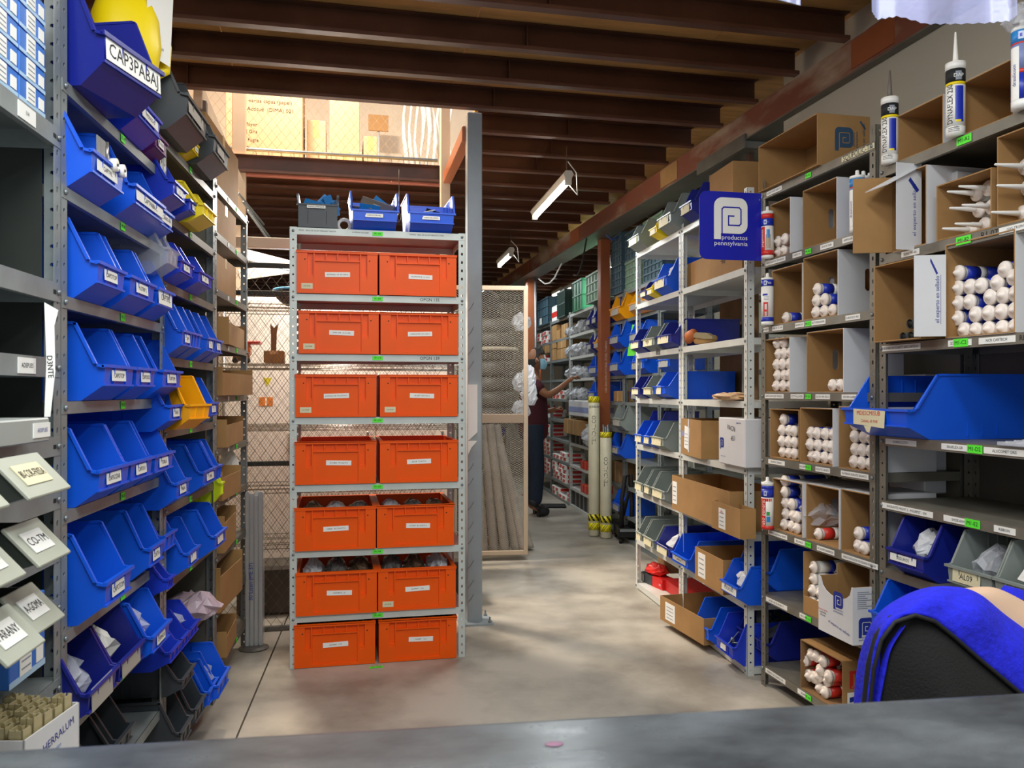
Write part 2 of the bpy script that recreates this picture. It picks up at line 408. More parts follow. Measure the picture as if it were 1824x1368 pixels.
for k in range(4):
    p = hit(372+k*14, 222+k*30, 5.0+.3*k); q = MB(); q.cbox(-.12, .0, -.02, .3, -.02, .02, RUST, .004)
    o = q.build('stair_tread'); o.location = p; o.rotation_euler = (0, 0, TH); tag(o, 'brown stair tread behind the slanting stringer', 'stair tread', 'stair treads behind the stringer')
# chain link railing upstairs
def chain(w_, h_, cw, ch, r=.0016, mat=WIRE, n=3):
    q = MB(); cols = int(w_/cw); rows = int(h_/(ch/2))
    for i in range(cols+1):
        pts = [(i*cw+(cw*.5 if (j % 2) else -cw*.0), (.002 if j % 2 else -.002), j*ch/2) for j in range(rows+1)]
        q.tube(pts, r, mat, n, False, True)
        pts = [(i*cw+(cw*.5 if (j % 2) else cw), (-.002 if j % 2 else .002), j*ch/2) for j in range(rows+1)]
        q.tube(pts, r, mat, n, False, True)
    return q
rl = thing('chain_link_railing', 'chain-link railing with a bottom pipe along the upper floor edge', 'railing', BF.P(B0V+.2, A1V+.08, JZ+.15), TH)
o = chain(2.75, 1.1, .07, .09, .0018, M('pale wire', 'CDB894', .4, .5)).build('wire_mesh', rl); o['kind'] = 'stuff'
q = MB(); q.tube([(0, 0, .07), (2.8, 0, .07)], .014, GALV, 8); q.build('bottom_pipe', rl)
q = MB(); q.tube([(0, 0, 1.1), (2.8, 0, 1.1)], .014, GALV, 8); q.build('top_pipe', rl)
q = MB()
for i in range(29): q.tube([(.05+i*.095, -.003, .085), (.055+i*.095, 0, .05), (.06+i*.095, .003, .0)], .002, WIRE, 4)
o = q.build('wire_tie', rl); o['kind'] = 'stuff'
# upstairs back wall and stored cartons
m = MB(); bbox(m, -3.0, 3.5, 9.6, 9.7, JZ+.15, JZ+3.4, BRIGHT); struct(m.build('wall_upstairs'))
m = MB(); bbox(m, -3.0, -2.25, 4.2, 9.6, JZ+.151, JZ+3, OSB); struct(m.build('wall_upstairs_side'))
def shut_box(name, label, loc, rz, w_, d_, h_, mat=CARD, cat='box', group=None, lines=None):
    t = thing(name, label, cat, loc, rz, group)
    q = MB(); q.cbox(0, w_, 0, d_, 0, h_, mat, .004); q.build('body', t)
    if mat is not CARDW: q = MB(); q.box(w_/2-.025, w_/2+.025, -.0008, .0002, h_*.72, h_+.001, M('tan tape', 'C9A66E', .4)); q.box(w_/2-.025, w_/2+.025, 0, d_, h_, h_+.001, M('tan tape')); q.build('tape', t)
    if lines:
        q = MB()
        for s_, x, z, sz in lines: q.text(s_, (x, -.0015, z), sz, INK)
        q.build('printing', t)
    return t
PALEC = M('pale carton board', 'BFA182', .85, var=.1)
UZ = JZ+.152
bx_, ax_ = bpix(437, 7.3)
shut_box('tall_carton', 'huge brown carton with black printed lines upstairs, nearest the pale post', BF.P(bx_-.1, 7.1, UZ), TH, .62, .5, 1.35, PALEC, 'carton', None,
 [('Material de plástico', .36, .86, .05), ('Material sintético', .33, .78, .05), ('reforzado con materiales', .36, .70, .045), ('varias capas (papel)', .36, .62, .045), ('Actitud  (DIMA) 021', .36, .55, .045), ('Mayor', .2, .42, .04), ('[] Gris', .2, .36, .04), ('[] Fugra', .2, .29, .04), ('[] Bianco', .2, .22, .04)])
x = bx_+.55
for w_, d_, h_, lab in ((.16, .4, .55, 'narrow tan carton upstairs beside the huge printed carton'), (.3, .4, .3, 'low tan carton upstairs under a taller one'), (.12, .4, .45, 'slim carton standing behind the mesh upstairs')):
    shut_box('carton', lab, BF.P(x, 7.3+x*.05, UZ), TH, w_, d_, h_, PALEC, 'carton'); x += w_+.012
shut_box('carton', 'upright printed carton on the low carton upstairs', BF.P(bx_+.74, 7.33, UZ+.302), TH, .26, .35, .75, PALEC, 'carton', None, [('Mater de Plast', .13, .6, .035), ('Material sint', .13, .54, .035), ('reforzado', .13, .48, .035)])
nb = thing('notice_board', 'square tan notice panel on a pole upstairs', 'sign', BF.P(*bpix(674, 9.1), UZ), TH)
q = MB(); q.cbox(-.11, .11, -.01, .01, 1.10, 1.28, M('tan notice panel', 'C79B68', .8), .003); q.build('panel', nb)
q = MB(); q.tube([(0, .02, 0), (0, .02, 1.12)], .015, WHITEP, 8); q.build('pole', nb)
q = MB(); q.cbox(-1.2, 1.3, -.06, .0, .3, .36, WHITEP, .003); q.build('cable_duct', nb)
hs = thing('plastic_sheeting', 'white plastic sheets and blue cloth hung upstairs near the tan post', 'sheeting', BF.P(*bpix(722, 7.9), UZ), TH)
for k in range(9):
    q = MB(); x = k*.055; pts = []
    z0 = .18+.05*(k % 3)
    for i in range(9): pts.append((x+.02*math.sin(i*1.3+k), .03*math.sin(i*.9+k*2), z0+i*.17))
    q.tube(pts, [.018+.008*math.sin(i+k) for i in range(9)], [PAPER, FILMW, M('white sheeting', 'E8E2DC', .5, bump=.5)][k % 3], 6); q.build('hanging_sheet', hs)
q = MB(); q.lathe([(.02, 0), (.05, .03), (.045, .08), (.02, .13)], ROYAL, 9); o = q.build('blue_cloth', hs); o.location = (-.06, -.05, .22)

# ---------------- racks ----------------
pm = {}
def postmesh(h, mat, fw=.036, pitch=.043, r=.0048):
    k = (round(h, 2), mat.name, pitch)
    if k not in pm:
        q = MB(); n = int(h/pitch); pt = h/n
        for i in range(n):
            q.slotplate(fw, pt, fw*.5, pt/2, r, r, mat, .002, T=(0, 0, i*pt))
            q.slotplate(fw, pt, fw*.5, pt/2, r, r*1.6, mat, .002, R=Matrix.Rotation(math.pi/2, 3, 'Z'), T=(.002, 0, i*pt))
        pm[k] = q.mesh('post')
    return pm[k]
SHELVES = {}
def rack(fr, u0, u1, depth, zs, h, label, mat, group=None, name='shelving_rack', lip=.03, back=None, side=None, front_posts=True, v0=0.0, under=None, slots=False, zbot=0, pmat=None, sidem=None):
    L_ = u1-u0; t = thing(name, label, 'shelving rack', fr.P(u0, v0, 0), fr.phi, group)
    pme = postmesh(h, pmat or mat)
    for x, y, rz, sx in ((0, 0, 0, 1), (L_, 0, math.pi/2, 1), (L_, depth, math.pi, 1), (0, depth, -math.pi/2, 1)):
        o = nm(pme, 'post', t); o.location = (x, y, 0); o.rotation_euler = (0, 0, rz)
    q = MB(); e = .003
    q.box(e, L_-e, e, depth-e, -.0015, 0, under or mat)
    q.box(e, L_-e, -.0015, .0005, -lip, 0, mat); q.box(e, L_-e, depth-.002, depth, -lip, 0, mat)
    q.box(e, e+.0015, .0006, depth-e, -lip, 0, mat); q.box(L_-e-.0015, L_-e, .0006, depth-e, -lip, 0, mat)
    q.box(e, L_-e, .0005, .013, -lip, -lip+.0015, mat)
    if slots:
        for x in (.02, .045, L_-.045, L_-.02): q.box(x, x+.016, -.0022, -.0014, -lip*.62, -lip*.4, BLK)
    sm = q.mesh('shelf'); out = []
    bm_ = MB()
    for x in (.018, L_-.018):
        bm_.lathe([(.007, 0), (.007, .003), (.004, .006)], GALV, 8, R=rot('X', 90), T=(x, -.0022, -lip*.5))
    bme = bm_.mesh('bolts')
    for z in zs:
        o = nm(sm, 'shelf', t); o.location = (0, 0, z); out.append(o)
        b = nm(bme, 'bolts', o); 
    if back:
        q = MB(); q.box(.003, L_-.003, depth+.001, depth+.003, .05, h-.01, back); q.build('back_panel', t)
    if side is not None:
        q = MB(); x = L_-.001 if side > 0 else -.001; q.box(x-.001, x+.001, .04, depth-.04, .05, h-.02, sidem or mat); q.build('side_panel', t)
    return t, out
def shelf_tag(sh, x, w_, h, t, bg=GREEN, lip=.03, dz=0, size=None, name='shelf_label', ink=INK):
    q = MB(); q.sticker(0, 0, 0, w_, h, t, bg, ink, size=size); o = q.build(name, sh); o.location = (x, -.0028-(.0012 if bg is GREEN else 0), -lip/2+dz); return o

# ---------------- open-front bins ----------------
bmesh_c = {}
def binmesh(w_, l, h, mat, ribs=True):
    k = (round(w_, 3), round(l, 3), round(h, 3), mat.name)
    if k in bmesh_c: return bmesh_c[k]
    # side profile (y, z), lip at y=0
    P = [(l, 0), (.17*l, 0), (.012*l, .2*h), (0, .45*h), (.05*l, .47*h), (.19*l, .985*h), (.215*l, h), (l, h)]
    tp = lambda z: .045*w_*(1-z/h)
    q = MB(); t_ = .003
    for sgn in (0, 1):
        for off in (0, t_):
            pts = []
            for y, z in P:
                x = tp(z)+off; pts.append((x if sgn == 0 else w_-x, y, z))
            flip = (sgn == 0) != (off > 0)
            q.poly(pts if flip else pts[::-1], mat)
        # rim flange along the sloped and top edge
        path = P[3:]
        for a, b in zip(path, path[1:]):
            for x0, x1 in (((-.004, .005) if sgn == 0 else (w_-.005, w_+.004)),):
                dy, dz = b[0]-a[0], b[1]-a[1]; L2 = math.hypot(dy, dz); ny, nz = -dz/L2*.006, dy/L2*.006
                if (b[1]-a[1]) < 0: ny, nz = 0, .006
                vs = [(x, y, z) for x in (x0, x1) for y, z in (a, b, (b[0]-ny*-.0-0, b[1]-.007), (a[0]+.0, a[1]-.007))]
                if dz > .02: vs = [(x, y, z) for x in (x0, x1) for y, z in (a, b, (b[0]+.008, b[1]), (a[0]+.008, a[1]))]
                q.add(vs, [(0, 1, 2, 3), (7, 6, 5, 4), (0, 4, 5, 1), (1, 5, 6, 2), (2, 6, 7, 3), (3, 7, 4, 0)], mat)
    # front, underside, floor, back
    seq = P[:4]
    for a, b in zip(seq, seq[1:]):
        for off in (0, t_):
            xa, xb = tp(a[1])+off, tp(b[1])+off
            f = [(xa, a[0]+off, a[1]+off), (w_-xa, a[0]+off, a[1]+off), (w_-xb, b[0]+off, b[1]+(off if b[1] < .1*h else 0)), (xb, b[0]+off, b[1]+(off if b[1] < .1*h else 0))]
            q.poly(f if off else f[::-1], mat)
    for off in (0, t_):
        xa, xb = tp(0), tp(h); q.poly([(xa, l-off, 0), (w_-xa, l-off, 0), (w_-xb, l-off, h), (xb, l-off, h)], mat)
    # lip and centre label field
    q.box(-.004, w_+.004, -.006, .005, .425*h, .465*h, mat)
    q.box(-.004, w_+.004, l-.004, l+.004, h-.008, h, mat)
    for x in (.3*w_, .7*w_): q.add([(x-.002, -.0035, .43*h), (x+.002, -.0035, .43*h), (x+.002, .012*l-.004, .21*h), (x-.002, .012*l-.004, .21*h), (x-.002, .002, .43*h), (x+.002, .002, .43*h), (x+.002, .014*l, .21*h), (x-.002, .014*l, .21*h)],
        [(0, 3, 2, 1), (0, 4, 7, 3), (1, 2, 6, 5)], mat)
    q.box(.02*w_, .98*w_, .0*l-.001, .012*l+.002, .19*h, .215*h, mat)
    if ribs:       # moulded ribs on the outer sides
        for fy in (.42, .52, .62):
            for x0, x1 in ((tp(.1*h)-.003, tp(.1*h)+.002), (w_-tp(.1*h)-.002, w_-tp(.1*h)+.003)): q.box(x0, x1, fy*l-.002, fy*l+.002, .05*h, .93*h, mat)
    bmesh_c[k] = q.mesh('body'); return bmesh_c[k]
def make_bin(loc, rz, w_, l, h, mat, label, text=None, group=None, lw=.5, lh=.13, lx=.5, bg=None, ink=None, pitch=0, fill=None, name='open_front_bin', size=None):
    t = thing(name, label, 'storage bin', loc, rz, group)
    if pitch: t.rotation_euler = (math.radians(pitch), 0, rz)
    nm(binmesh(w_, l, h, mat), 'body', t)
    if text is not None:
        q = MB(); R = Matrix.Rotation(math.radians(-2.5), 3, 'X') @ FRONT
        q.sticker(0, 0, 0, w_*lw, h*lh, text, bg, ink, R=R, size=size); o = q.build('label_sticker', t); o.location = (w_*lx, -.0032+.006*l, .325*h)
    if fill: fill(t, w_, l, h)
    return t
rnd = random.Random(4)
def fill_parts(mat, n=10, name='loose_parts'):
    def f(t, w_, l, h):
        q = MB()
        for i in range(n):
            x = rnd.uniform(.2, .8)*w_; y = rnd.uniform(.15, .6)*l; z = rnd.uniform(.2, .42)*h
            R = Euler((rnd.random()*3, rnd.random()*3, rnd.random()*3)).to_matrix(); s_ = rnd.uniform(.25, .6)*w_*.5
            k = i % 3
            if k == 0: q.cbox(-s_, s_, -s_*.3, s_*.3, -.002, .002, mat, .0008, R, (x, y, z))
            elif k == 1: q.tube([(-s_*.8, 0, 0), (s_*.5, s_*.15, 0), (s_*.8, s_*.4, 0)], .004, mat, 6, R=R, T=(x, y, z))
            else: q.lathe([(.01, -.01), (.012, 0), (.006, .014)], mat, 8, R, (x, y, z))
        o = q.build(name, t); o['kind'] = 'stuff'
    return f
def crumpled(w_, d_, h_, mat, seed, n=9):
    r2 = random.Random(seed); q = MB(); vs = []; m_ = n
    rings = 6
    for j in range(rings+1):
        f = j/rings; rr = math.sin(math.pi*(.12+.82*f))**.6
        for k in range(m_*2):
            a = math.pi*k/m_; rad = rr*(1+.22*r2.uniform(-1, 1))
            vs.append((math.cos(a)*rad*w_/2, math.sin(a)*rad*d_/2, max(0, h_*(f+.1*r2.uniform(-1, 1)*(0 < j)))))
    K = m_*2; fs = [(j*K+k, j*K+(k+1) % K, (j+1)*K+(k+1) % K, (j+1)*K+k) for j in range(rings) for k in range(K)]
    fs += [tuple(range(K-1, -1, -1)), tuple(range(rings*K, rings*K+K))]
    q.add(vs, fs, mat); return q
def fill_bag(mat=None, k=.8, dz=.2):
    def f(t, w_, l, h):
        o = crumpled(w_*k, l*.5, h*.6, mat or FILMW, rnd.randint(0, 999)).build('plastic_bag', t); o.location = (w_*.5, l*.38, dz*h)
    return f
CN = {BLUE.name: 'blue', ROYAL.name: 'royal blue', NAVY.name: 'navy', PURPLE.name: 'maroon', YEL.name: 'yellow', AMBER.name: 'amber', GREYP.name: 'grey', DARKP.name: 'charcoal', LIME.name: 'lime'}
def bin_row(fr, z, rows, where, h=.2, l=.35, p=.06, shelf='', dz=0):
    for i, r in enumerate(rows):
        px0, px1, mat, text = r[:4]; k = r[4] if len(r) > 4 else {}
        hh = k.get('h', h); ll = k.get('l', l); pp = k.get('p', p); u0 = fr.u(px0, -pp); u1 = fr.u(px1, -pp); w_ = k.get('w', u1-u0)
        yaw = math.radians(k.get('yaw', 0)); lab = '%s bin%s, %s along the %s, %s' % (CN[mat.name], k.get('x', ''), ORD[i].replace('nearest', 'first'), shelf, where)
        if len(lab.split()) > 16: lab = lab.replace('small ', '').replace('rack ', '').replace(' along the', ' on the').replace(' with two stickers', ' with stickers').replace('near bay', 'start').replace(', on', ' on').replace(' on the', ' on')
        make_bin(fr.P(u0, -pp, z+.001+k.get('dz', 0)), fr.phi+yaw, w_, ll, hh, mat, lab, text, bg=k.get('bg'), fill=k.get('fill'), lw=k.get('lw', .45), lh=k.get('lh', .14), lx=k.get('lx', .45), size=k.get('size'), pitch=k.get('pitch', 0))

# --- rack of blue bins: four bays along the side ---
Z1 = [2.13, 1.874, 1.61, 1.355, 1.09, .80, .567, .30]
Z2 = [LF.z(383, 346), LF.z(383, 447), 1.76, 1.50, 1.246, .977, .71, .46, .13]
Z3 = [2.32-.01, 2.095, 1.84, 1.60, 1.36, 1.118, .884, .638, .39, .145]
uA, uB, uC, uD = LF.u(109), LF.u(291), LF.u(383), LF.u(441)
DARKBACK = M('dark green painted steel', '2C332E', .6, var=.3, scale=5)
WHERE = {0: 'nearest bay of the bin racks', 1: 'blue-bin rack near bay', 2: 'blue-bin rack middle bay', 3: 'blue-bin rack end bay'}
ZB0 = [LF.z(95, 250), 1.61, 1.44, 1.21, 1.015, .86, .66]
Z0 = [LF.z(60, y) for y in (222, 499, 634, 855, 985, 1095)]
tA, sA = rack(LF, uA-.86, uA-.004, .42, [LF.z(40, 180), LF.z(40, 484), LF.z(40, 632), LF.z(40, 786), LF.z(40, 891), LF.z(40, 995), LF.z(40, 1103), LF.z(40, 1262)], 2.4, 'grey rack bay nearest the counter with slotted shelf lips and a dark back', STEEL, back=DARKBACK, sidem=DARKBACK, side=1, lip=.045, slots=True)
tB, sB = rack(LF, uA, uB-.003, .42, Z1, 2.45, 'grey rack bay packed with large blue bins, green tags on its lips', STEEL, back=DARKBACK)
tC, sC = rack(LF, uB, uC-.002, .42, Z2, 2.36, 'middle grey rack bay of small blue bins, charcoal bins on top', STEELD, side=1, back=DARKBACK, pmat=STEEL)
tD, sD = rack(LF, uC, uD, .42, Z3, 2.33, 'end grey rack bay of brown cartons in front of the fence', STEELD, pmat=GALV)
for i, s_ in enumerate(sB): shelf_tag(s_, (uB-uA)*.5, .035, .022, 'M1-%s7' % 'ABCDEFGH'[i])
for i, s_ in enumerate(sC): shelf_tag(s_, (uC-uB)*.45, .035, .022, 'M1-%s6' % 'ABCDEFGHI'[i])
for i, s_ in enumerate(sD): shelf_tag(s_, (uD-uC)*.6, .03, .02, 'M1-%s5' % 'ABCDEFGHIJ'[i])
for i, s_ in enumerate(sD[:7]): shelf_tag(s_, (uD-uC)*.35, .03, .02, '', PAPER)
for i, (s_, t_) in enumerate(zip(sA, ('1/4', '', 'ADEPUES', '', '', '', '', 'PIJAS'))):
    if t_: shelf_tag(s_, .86-.19, .085, .034, t_, PAPER, lip=.045, size=.014)
W = WHERE[1]; mk = {'bg': PAPER, 'lw': .86, 'lh': .2, 'lx': .5}
def roller_parts(t, w_, l, h):
    q = MB(); q.box(.4*w_, .75*w_, .02, .022, .5*h, .78*h, GALV); q.tube([(.58*w_, .01, .45*h), (.58*w_, .01, .75*h)], .004, CHROME, 6); q.build('bracket', t)
    for x in (.62, .86):
        q = MB(); q.lathe([(.004, -.008), (.017, -.008), (.017, .008), (.004, .008)], WHITE, 14, R=rot('X', 90), T=(x*w_, -.004, .47*h)); q.lathe([(.004, 0), (.004, .003)], DARKP, 8, R=rot('X', 90), T=(x*w_, -.012, .47*h)); q.build('nylon_roller', t)
u_ = LF.u(184, -.086)
make_bin(LF.P(u_, -.086, Z1[0]+.001), LF.phi-math.radians(15), .262, .40, .27, NAVY, 'large navy bin with hand-lettered front label on top shelf by the near post', 'CAP3PABAJ', lw=.92, lh=.2, bg=PAPER, size=.05)
bin_row(LF, Z1[0], [(246, 286, ROYAL, 'M?SPASO-D', {'x': ' behind the large navy one', 'lw': .7, 'lx': .5, 'l': .3}), (277, 311, PURPLE, 'STANLEY', {'x': ' with two stickers', 'w': .13, 'l': .3, 'h': .17, 'p': .03})], W, shelf='top shelf')
jug = thing('plastic_jug', 'bright yellow plastic jug with moulded handle behind the large navy bin', 'jug', LF.P(LF.u(246, .02), .06, Z1[0]+.215), LF.phi+.5)
q = MB(); vs = []; K = 16
prof = [(.0, .045, .05), (.03, .06, .07), (.10, .065, .08), (.17, .06, .075), (.22, .05, .06), (.26, .03, .035), (.30, .028, .03)]
for z, rx, ry in prof:
    for k in range(K):
        a = 2*math.pi*k/K; c, s_ = math.cos(a), math.sin(a); e = .7
        vs.append((abs(c)**e*math.copysign(rx, c)*1.5, abs(s_)**e*math.copysign(ry, s_)*1.3, z*1.25))
q.add(vs, [(j*K+k, j*K+(k+1) % K, (j+1)*K+(k+1) % K, (j+1)*K+k) for j in range(len(prof)-1) for k in range(K)]+[tuple(range(K-1, -1, -1)), tuple(range((len(prof)-1)*K, len(prof)*K))], YEL, True); q.build('body', jug)
q = MB(); q.tube([(.02, -.09, .06), (.03, -.125, .09), (.03, -.13, .17), (.03, -.11, .24), (.02, -.06, .29)], [.016, .02, .02, .018, .016], YEL, 10); q.build('handle', jug)
q = MB(); q.lathe([(.03, .375), (.03, .40), (.027, .405)], YEL, 14); q.build('cap', jug)
q = MB(); q.poly([(0, 0, 0), (.13, 0, .0), (.15, 0, .24), (.05, 0, .30), (0, 0, .2)], PAPER); q.poly([(0, .001, 0), (0, .001, .2), (.05, .001, .30), (.15, .001, .24), (.13, .001, .0)], PAPER); q.text('G-abril', (.07, -.002, .04), .014, INK)
o = tag(q.build('paper_sheet'), 'white paper sheet taped upright behind the yellow jug', 'paper'); o.location = LF.P(LF.u(262, -.02), -.02, LF.z(270, 120)); o.rotation_euler = (0, 0, LF.phi-.35); o.scale = (.9, 1, 1)
q = MB(); q.cbox(0, .2, 0, .12, 0, .09, M('white board box', 'D8D6D0', .6), .003); q.box(-.001, .201, -.001, .12, 0, .02, NAVY); o = tag(q.build('flat_box'), 'white and navy box lying on top shelf beside the yellow jug', 'box'); o.location = LF.P(LF.u(205, .03), .03, Z1[0]+.19); o.rotation_euler = (0, 0, LF.phi)
bin_row(LF, Z1[1], [(163, 221, BLUE, 'CAPTPIL', {'x': ' holding white rollers', 'fill': roller_parts, 'l': .36, 'lw': .6}), (240, 292, BLUE, 'CAPTPABN-C', {'lw': .9, 'lx': .5, 'size': .022}), (286, 308, BLUE, 'CHARO-NA', {'p': .05, 'lw': .8})], W, shelf='second shelf')
bin_row(LF, Z1[2], [(174, 223, BLUE, 'CAPOTOP'), (232, 276, BLUE, 'M-STRIP S'), (281, 309, BLUE, 'CAPTPIL', {'lw': .8, 'lh': .22})], W, shelf='third shelf')
bin_row(LF, Z1[3], [(186, 239, BLUE, 'CAPOTOP', {'x': ' with black parts', 'fill': fill_parts(BLACKP, 6)}), (243, 277, BLUE, 'CAPOSOS'), (290, 323, BLUE, 'CAPTOM')], W, shelf='fourth shelf')
bin_row(LF, Z1[4], [(176, 231, BLUE, 'CAPSOZAB'), (233, 272, BLUE, 'CAPOLA'), (276, 309, BLUE, 'TORLA')], W, shelf='fifth shelf')
bin_row(LF, Z1[5], [(188, 235, BLUE, 'CAPOTOM', {'l': .4, 'p': .08, 'h': .23}), (266, 292, BLUE, 'CAPTA', {'p': .05, 'h': .22}), (292, 300, BLUE, None, {'p': .02, 'w': .15, 'fill': fill_bag(FILM), 'x': ' with a clear bag'})], W, shelf='sixth shelf')
bin_row(LF, Z1[6], [(157, 209, NAVY, '', {'lw': .7, 'lh': .3, 'bg': M('grey sticker', 'A8A49C', .6), 'p': .06, 'fill': fill_bag(FILM), 'x': ' full of film'}), (212, 257, NAVY, '', {'lw': .7, 'lh': .25, 'bg': M('grey sticker', 'A8A49C'), 'fill': fill_bag(WHITE, .5), 'x': ' with white slips'}), (272, 300, BLUE, 'CAPINOX', {'w': .19, 'p': .08, 'fill': fill_bag(FILM), 'x': ' with film bags'})], W, shelf='seventh shelf', h=.19)
bin_row(LF, Z1[7], [(177, 205, DARKP, None, {'p': .0, 'w': .16}), (205, 232, DARKP, None, {'p': .0, 'w': .16})], W, shelf='lowest shelf', h=.16)
q = MB(); q.cbox(0, .30, -.05, .34, 0, .025, M('light grey panel', 'A9B3B4', .4, .2), .002); q.box(0, .30, -.052, -.05, -.0, .04, STEEL)
o = tag(q.build('metal_tray'), 'light grey metal tray at the foot of the blue-bin rack', 'tray'); o.location = LF.P(LF.u(214, -.05), -.02, Z1[7]-.12); o.rotation_euler = (0, 0, LF.phi)
o = crumpled(.26, .2, .1, M('lilac film bag', 'C9B6C4', .3, alpha=.8, bump=.8), 5).build('plastic_bag'); o.location = LF.P(LF.u(300, -.12), -.14, .0); tag(o, 'crumpled lilac plastic bag on the floor by the blue-bin rack', 'bag')
W = WHERE[2]
bin_row(LF, Z2[0], [(332, 350, DARKP, '', {'w': .3, 'h': .26, 'l': .4, 'p': .1, 'lw': .7, 'bg': M('grey sticker', 'A8A49C')}), (344, 354, YEL, 'mesa', {'w': .11, 'h': .14, 'p': .04}), (381, 396, DARKP, '', {'w': .28, 'h': .24, 'l': .4, 'p': .1, 'bg': M('grey sticker', 'A8A49C')})], W, shelf='top shelf')
bin_row(LF, Z2[1], [(309, 332, ROYAL, 'C', {'h': .17}), (323, 331, PURPLE, '', {'w': .09, 'p': .03, 'h': .12}), (337, 360, ROYAL, 'STRIPS', {'h': .14}), (362, 384, YEL, None, {'h': .15, 'p': .09})], W, shelf='second shelf')
CLR = M('clear bin plastic', 'C0C4CC', .2, alpha=.3)
CN['clear bin plastic'] = 'clear'
bin_row(LF, Z2[2], [(300, 318, CLR, None, {'h': .19}), (322, 344, ROYAL, 'CAPE', {'h': .16}), (354, 378, ROYAL, 'CAPS', {'h': .16})], W, shelf='third shelf')
bin_row(LF, Z2[3], [(325, 343, BLUE, 'LIM'), (344, 358, BLUE, None), (369, 382, BLUE, 'C'), (383, 396, BLUE, 'C')], W, shelf='fourth shelf', h=.2)
bin_row(LF, Z2[4], [(303, 326, BLUE, 'TASAT'), (338, 356, AMBER, None, {'p': .09, 'yaw': -18, 'fill': fill_parts(WHITE, 10), 'w': .13, 'x': ' of bright fittings'}), (374, 388, BLUE, 'C')], W, shelf='fifth shelf', h=.19)
bin_row(LF, Z2[5], [(315, 338, BLUE, 'PARAL'), (362, 388, BLUE, 'CANA'), (386, 395, BLUE, None)], W, shelf='sixth shelf', h=.2)
bin_row(LF, Z2[6], [(300, 310, ROYAL, None, {'h': .13}), (335, 355, BLUE, '', {'h': .2}), (383, 403, BLUE, '', {'h': .2, 'p': .08})], W, shelf='seventh shelf', h=.19)
bin_row(LF, Z2[7], [(303, 322, ROYAL, None), (322, 338, ROYAL, None), (338, 354, ROYAL, None, {'fill': fill_bag(FILM), 'x': ' with a film bag'})], W, shelf='eighth shelf', h=.14)
bin_row(LF, Z2[8], [(322, 345, DARKP, None, {'dz': .0, 'w': .15, 'p': .07}), (348, 372, DARKP, None, {'dz': .0, 'w': .15, 'p': .07}), (372, 388, BLUE, None, {'dz': .0, 'p': .08, 'fill': fill_bag(FILM), 'x': ' with papers'}), (388, 408, BLUE, None, {'p': .1, 'fill': fill_bag(FILM), 'x': ' with film bags'})], W, shelf='lowest shelf', h=.2)
for k, (px, dz) in enumerate(((325, .2),)): make_bin(LF.P(LF.u(px, -.07), -.07, Z2[8]+.205), LF.phi, .17, .32, .13, DARKP, 'charcoal bin stacked on the charcoal bins at rack foot')

# brown cartons on the end bay
def carton(loc, rz, w_, d_, h_, label, out=CARD, inn=None, open_='front', hole=None, group=None, name='open_carton', prints=None, th=.004, cut=0, flaps=(), hole_far=False, lw=None):
    """A board box; open_ 'front' lies open to the aisle, 'top' stands open upward."""
    inn = inn or CARD; t = thing(name, label, 'carton', loc, rz, group); e = .0005
    def wall(q, x0, x1, y0, y1, z0, z1, side):
        q.box(x0, x1, y0, y1, z0, z1, inn)
        if out is not inn:
            if side == 'x+': q.box(x1, x1+e, y0, y1, z0, z1, out)
            if side == 'x-': q.box(x0-e, x0, y0, y1, z0, z1, out)
            if side == 'y-': q.box(x0, x1, y0-e, y0, z0, z1, out)
            if side == 'z+': q.box(x0, x1, y0, y1, z1, z1+e, out)
            if side == 'z-': q.box(x0, x1, y0, y1, z0-e, z0, out)
    q = MB()
    RZ = Matrix.Rotation(math.pi/2, 3, 'Z')
    for far in (0, 1):
        x = th if far == 0 else w_
        if hole and (far == 1 or hole_far):
            q.slotplate(d_, h_, d_*hole[0], h_*hole[1], .014, h_*hole[2], out if far else inn, th, R=RZ, T=(x, 0, 0), mat2=inn if far else out)
        else: wall(q, x-th, x, 0, d_, 0, h_, 'x+' if far else 'x-')
    wall(q, th, w_-th, d_-th, d_, 0, h_, 'y+'); wall(q, th, w_-th, 0, d_-th, 0, th, 'z-')
    if open_ == 'front': wall(q, th, w_-th, 0, d_-th, h_-th, h_, 'z+')
    else: wall(q, th, w_-th, 0, th, th, h_*(1-cut), 'y-')
    q.build('body', t)
    for fl_ in flaps:      # (corner x, corner y, z0, length, height, yaw deg, outer material)
        x, y, z, ln, hh, yw, mt = fl_[:7]; q = MB(); q.box(0, ln, 0, th*.7, 0, hh, mt); q.box(.001, ln-.001, th*.7, th*.7+.0006, .001, hh-.001, inn)
        if len(fl_) > 7: fl_[7](q)
        o = q.build('flap', t); o.location = (x, y, z); o.rotation_euler = (0, 0, math.radians(yw))
    if prints:
        q = MB(); prints(q); q.build('printing', t)
    return t
for i, (z, px0, px1, h_, c_) in enumerate(((Z3[0], 372, 428, .27, 0), (Z3[1], 388, 424, .17, 0), (Z3[2], 386, 424, .17, 0), (Z3[3], 400, 440, .13, 1), (Z3[4], 388, 434, .13, 1), (Z3[5], 396, 436, .13, 1), (Z3[6], 388, 416, .13, 1), (Z3[7], 392, 420, .17, 1), (Z3[8], 384, 418, .2, 1), (Z3[9], 396, 420, .12, 1))):
    u0 = LF.u(px0, .0); u1 = LF.u(px1, .0)
    if c_: carton(LF.P(u0, -.02, z+.001), LF.phi+(.05 if i % 2 else -.04), u1-u0, .36, h_, 'open brown carton on the %s shelf of the end rack bay' % TOPN[i], CARD, open_='top', cut=.2)
    else: shut_box('carton', 'closed brown carton on the %s shelf of the end rack bay' % TOPN[i], LF.P(u0, .01, z+.001), LF.phi, u1-u0, .36, h_, CARD)
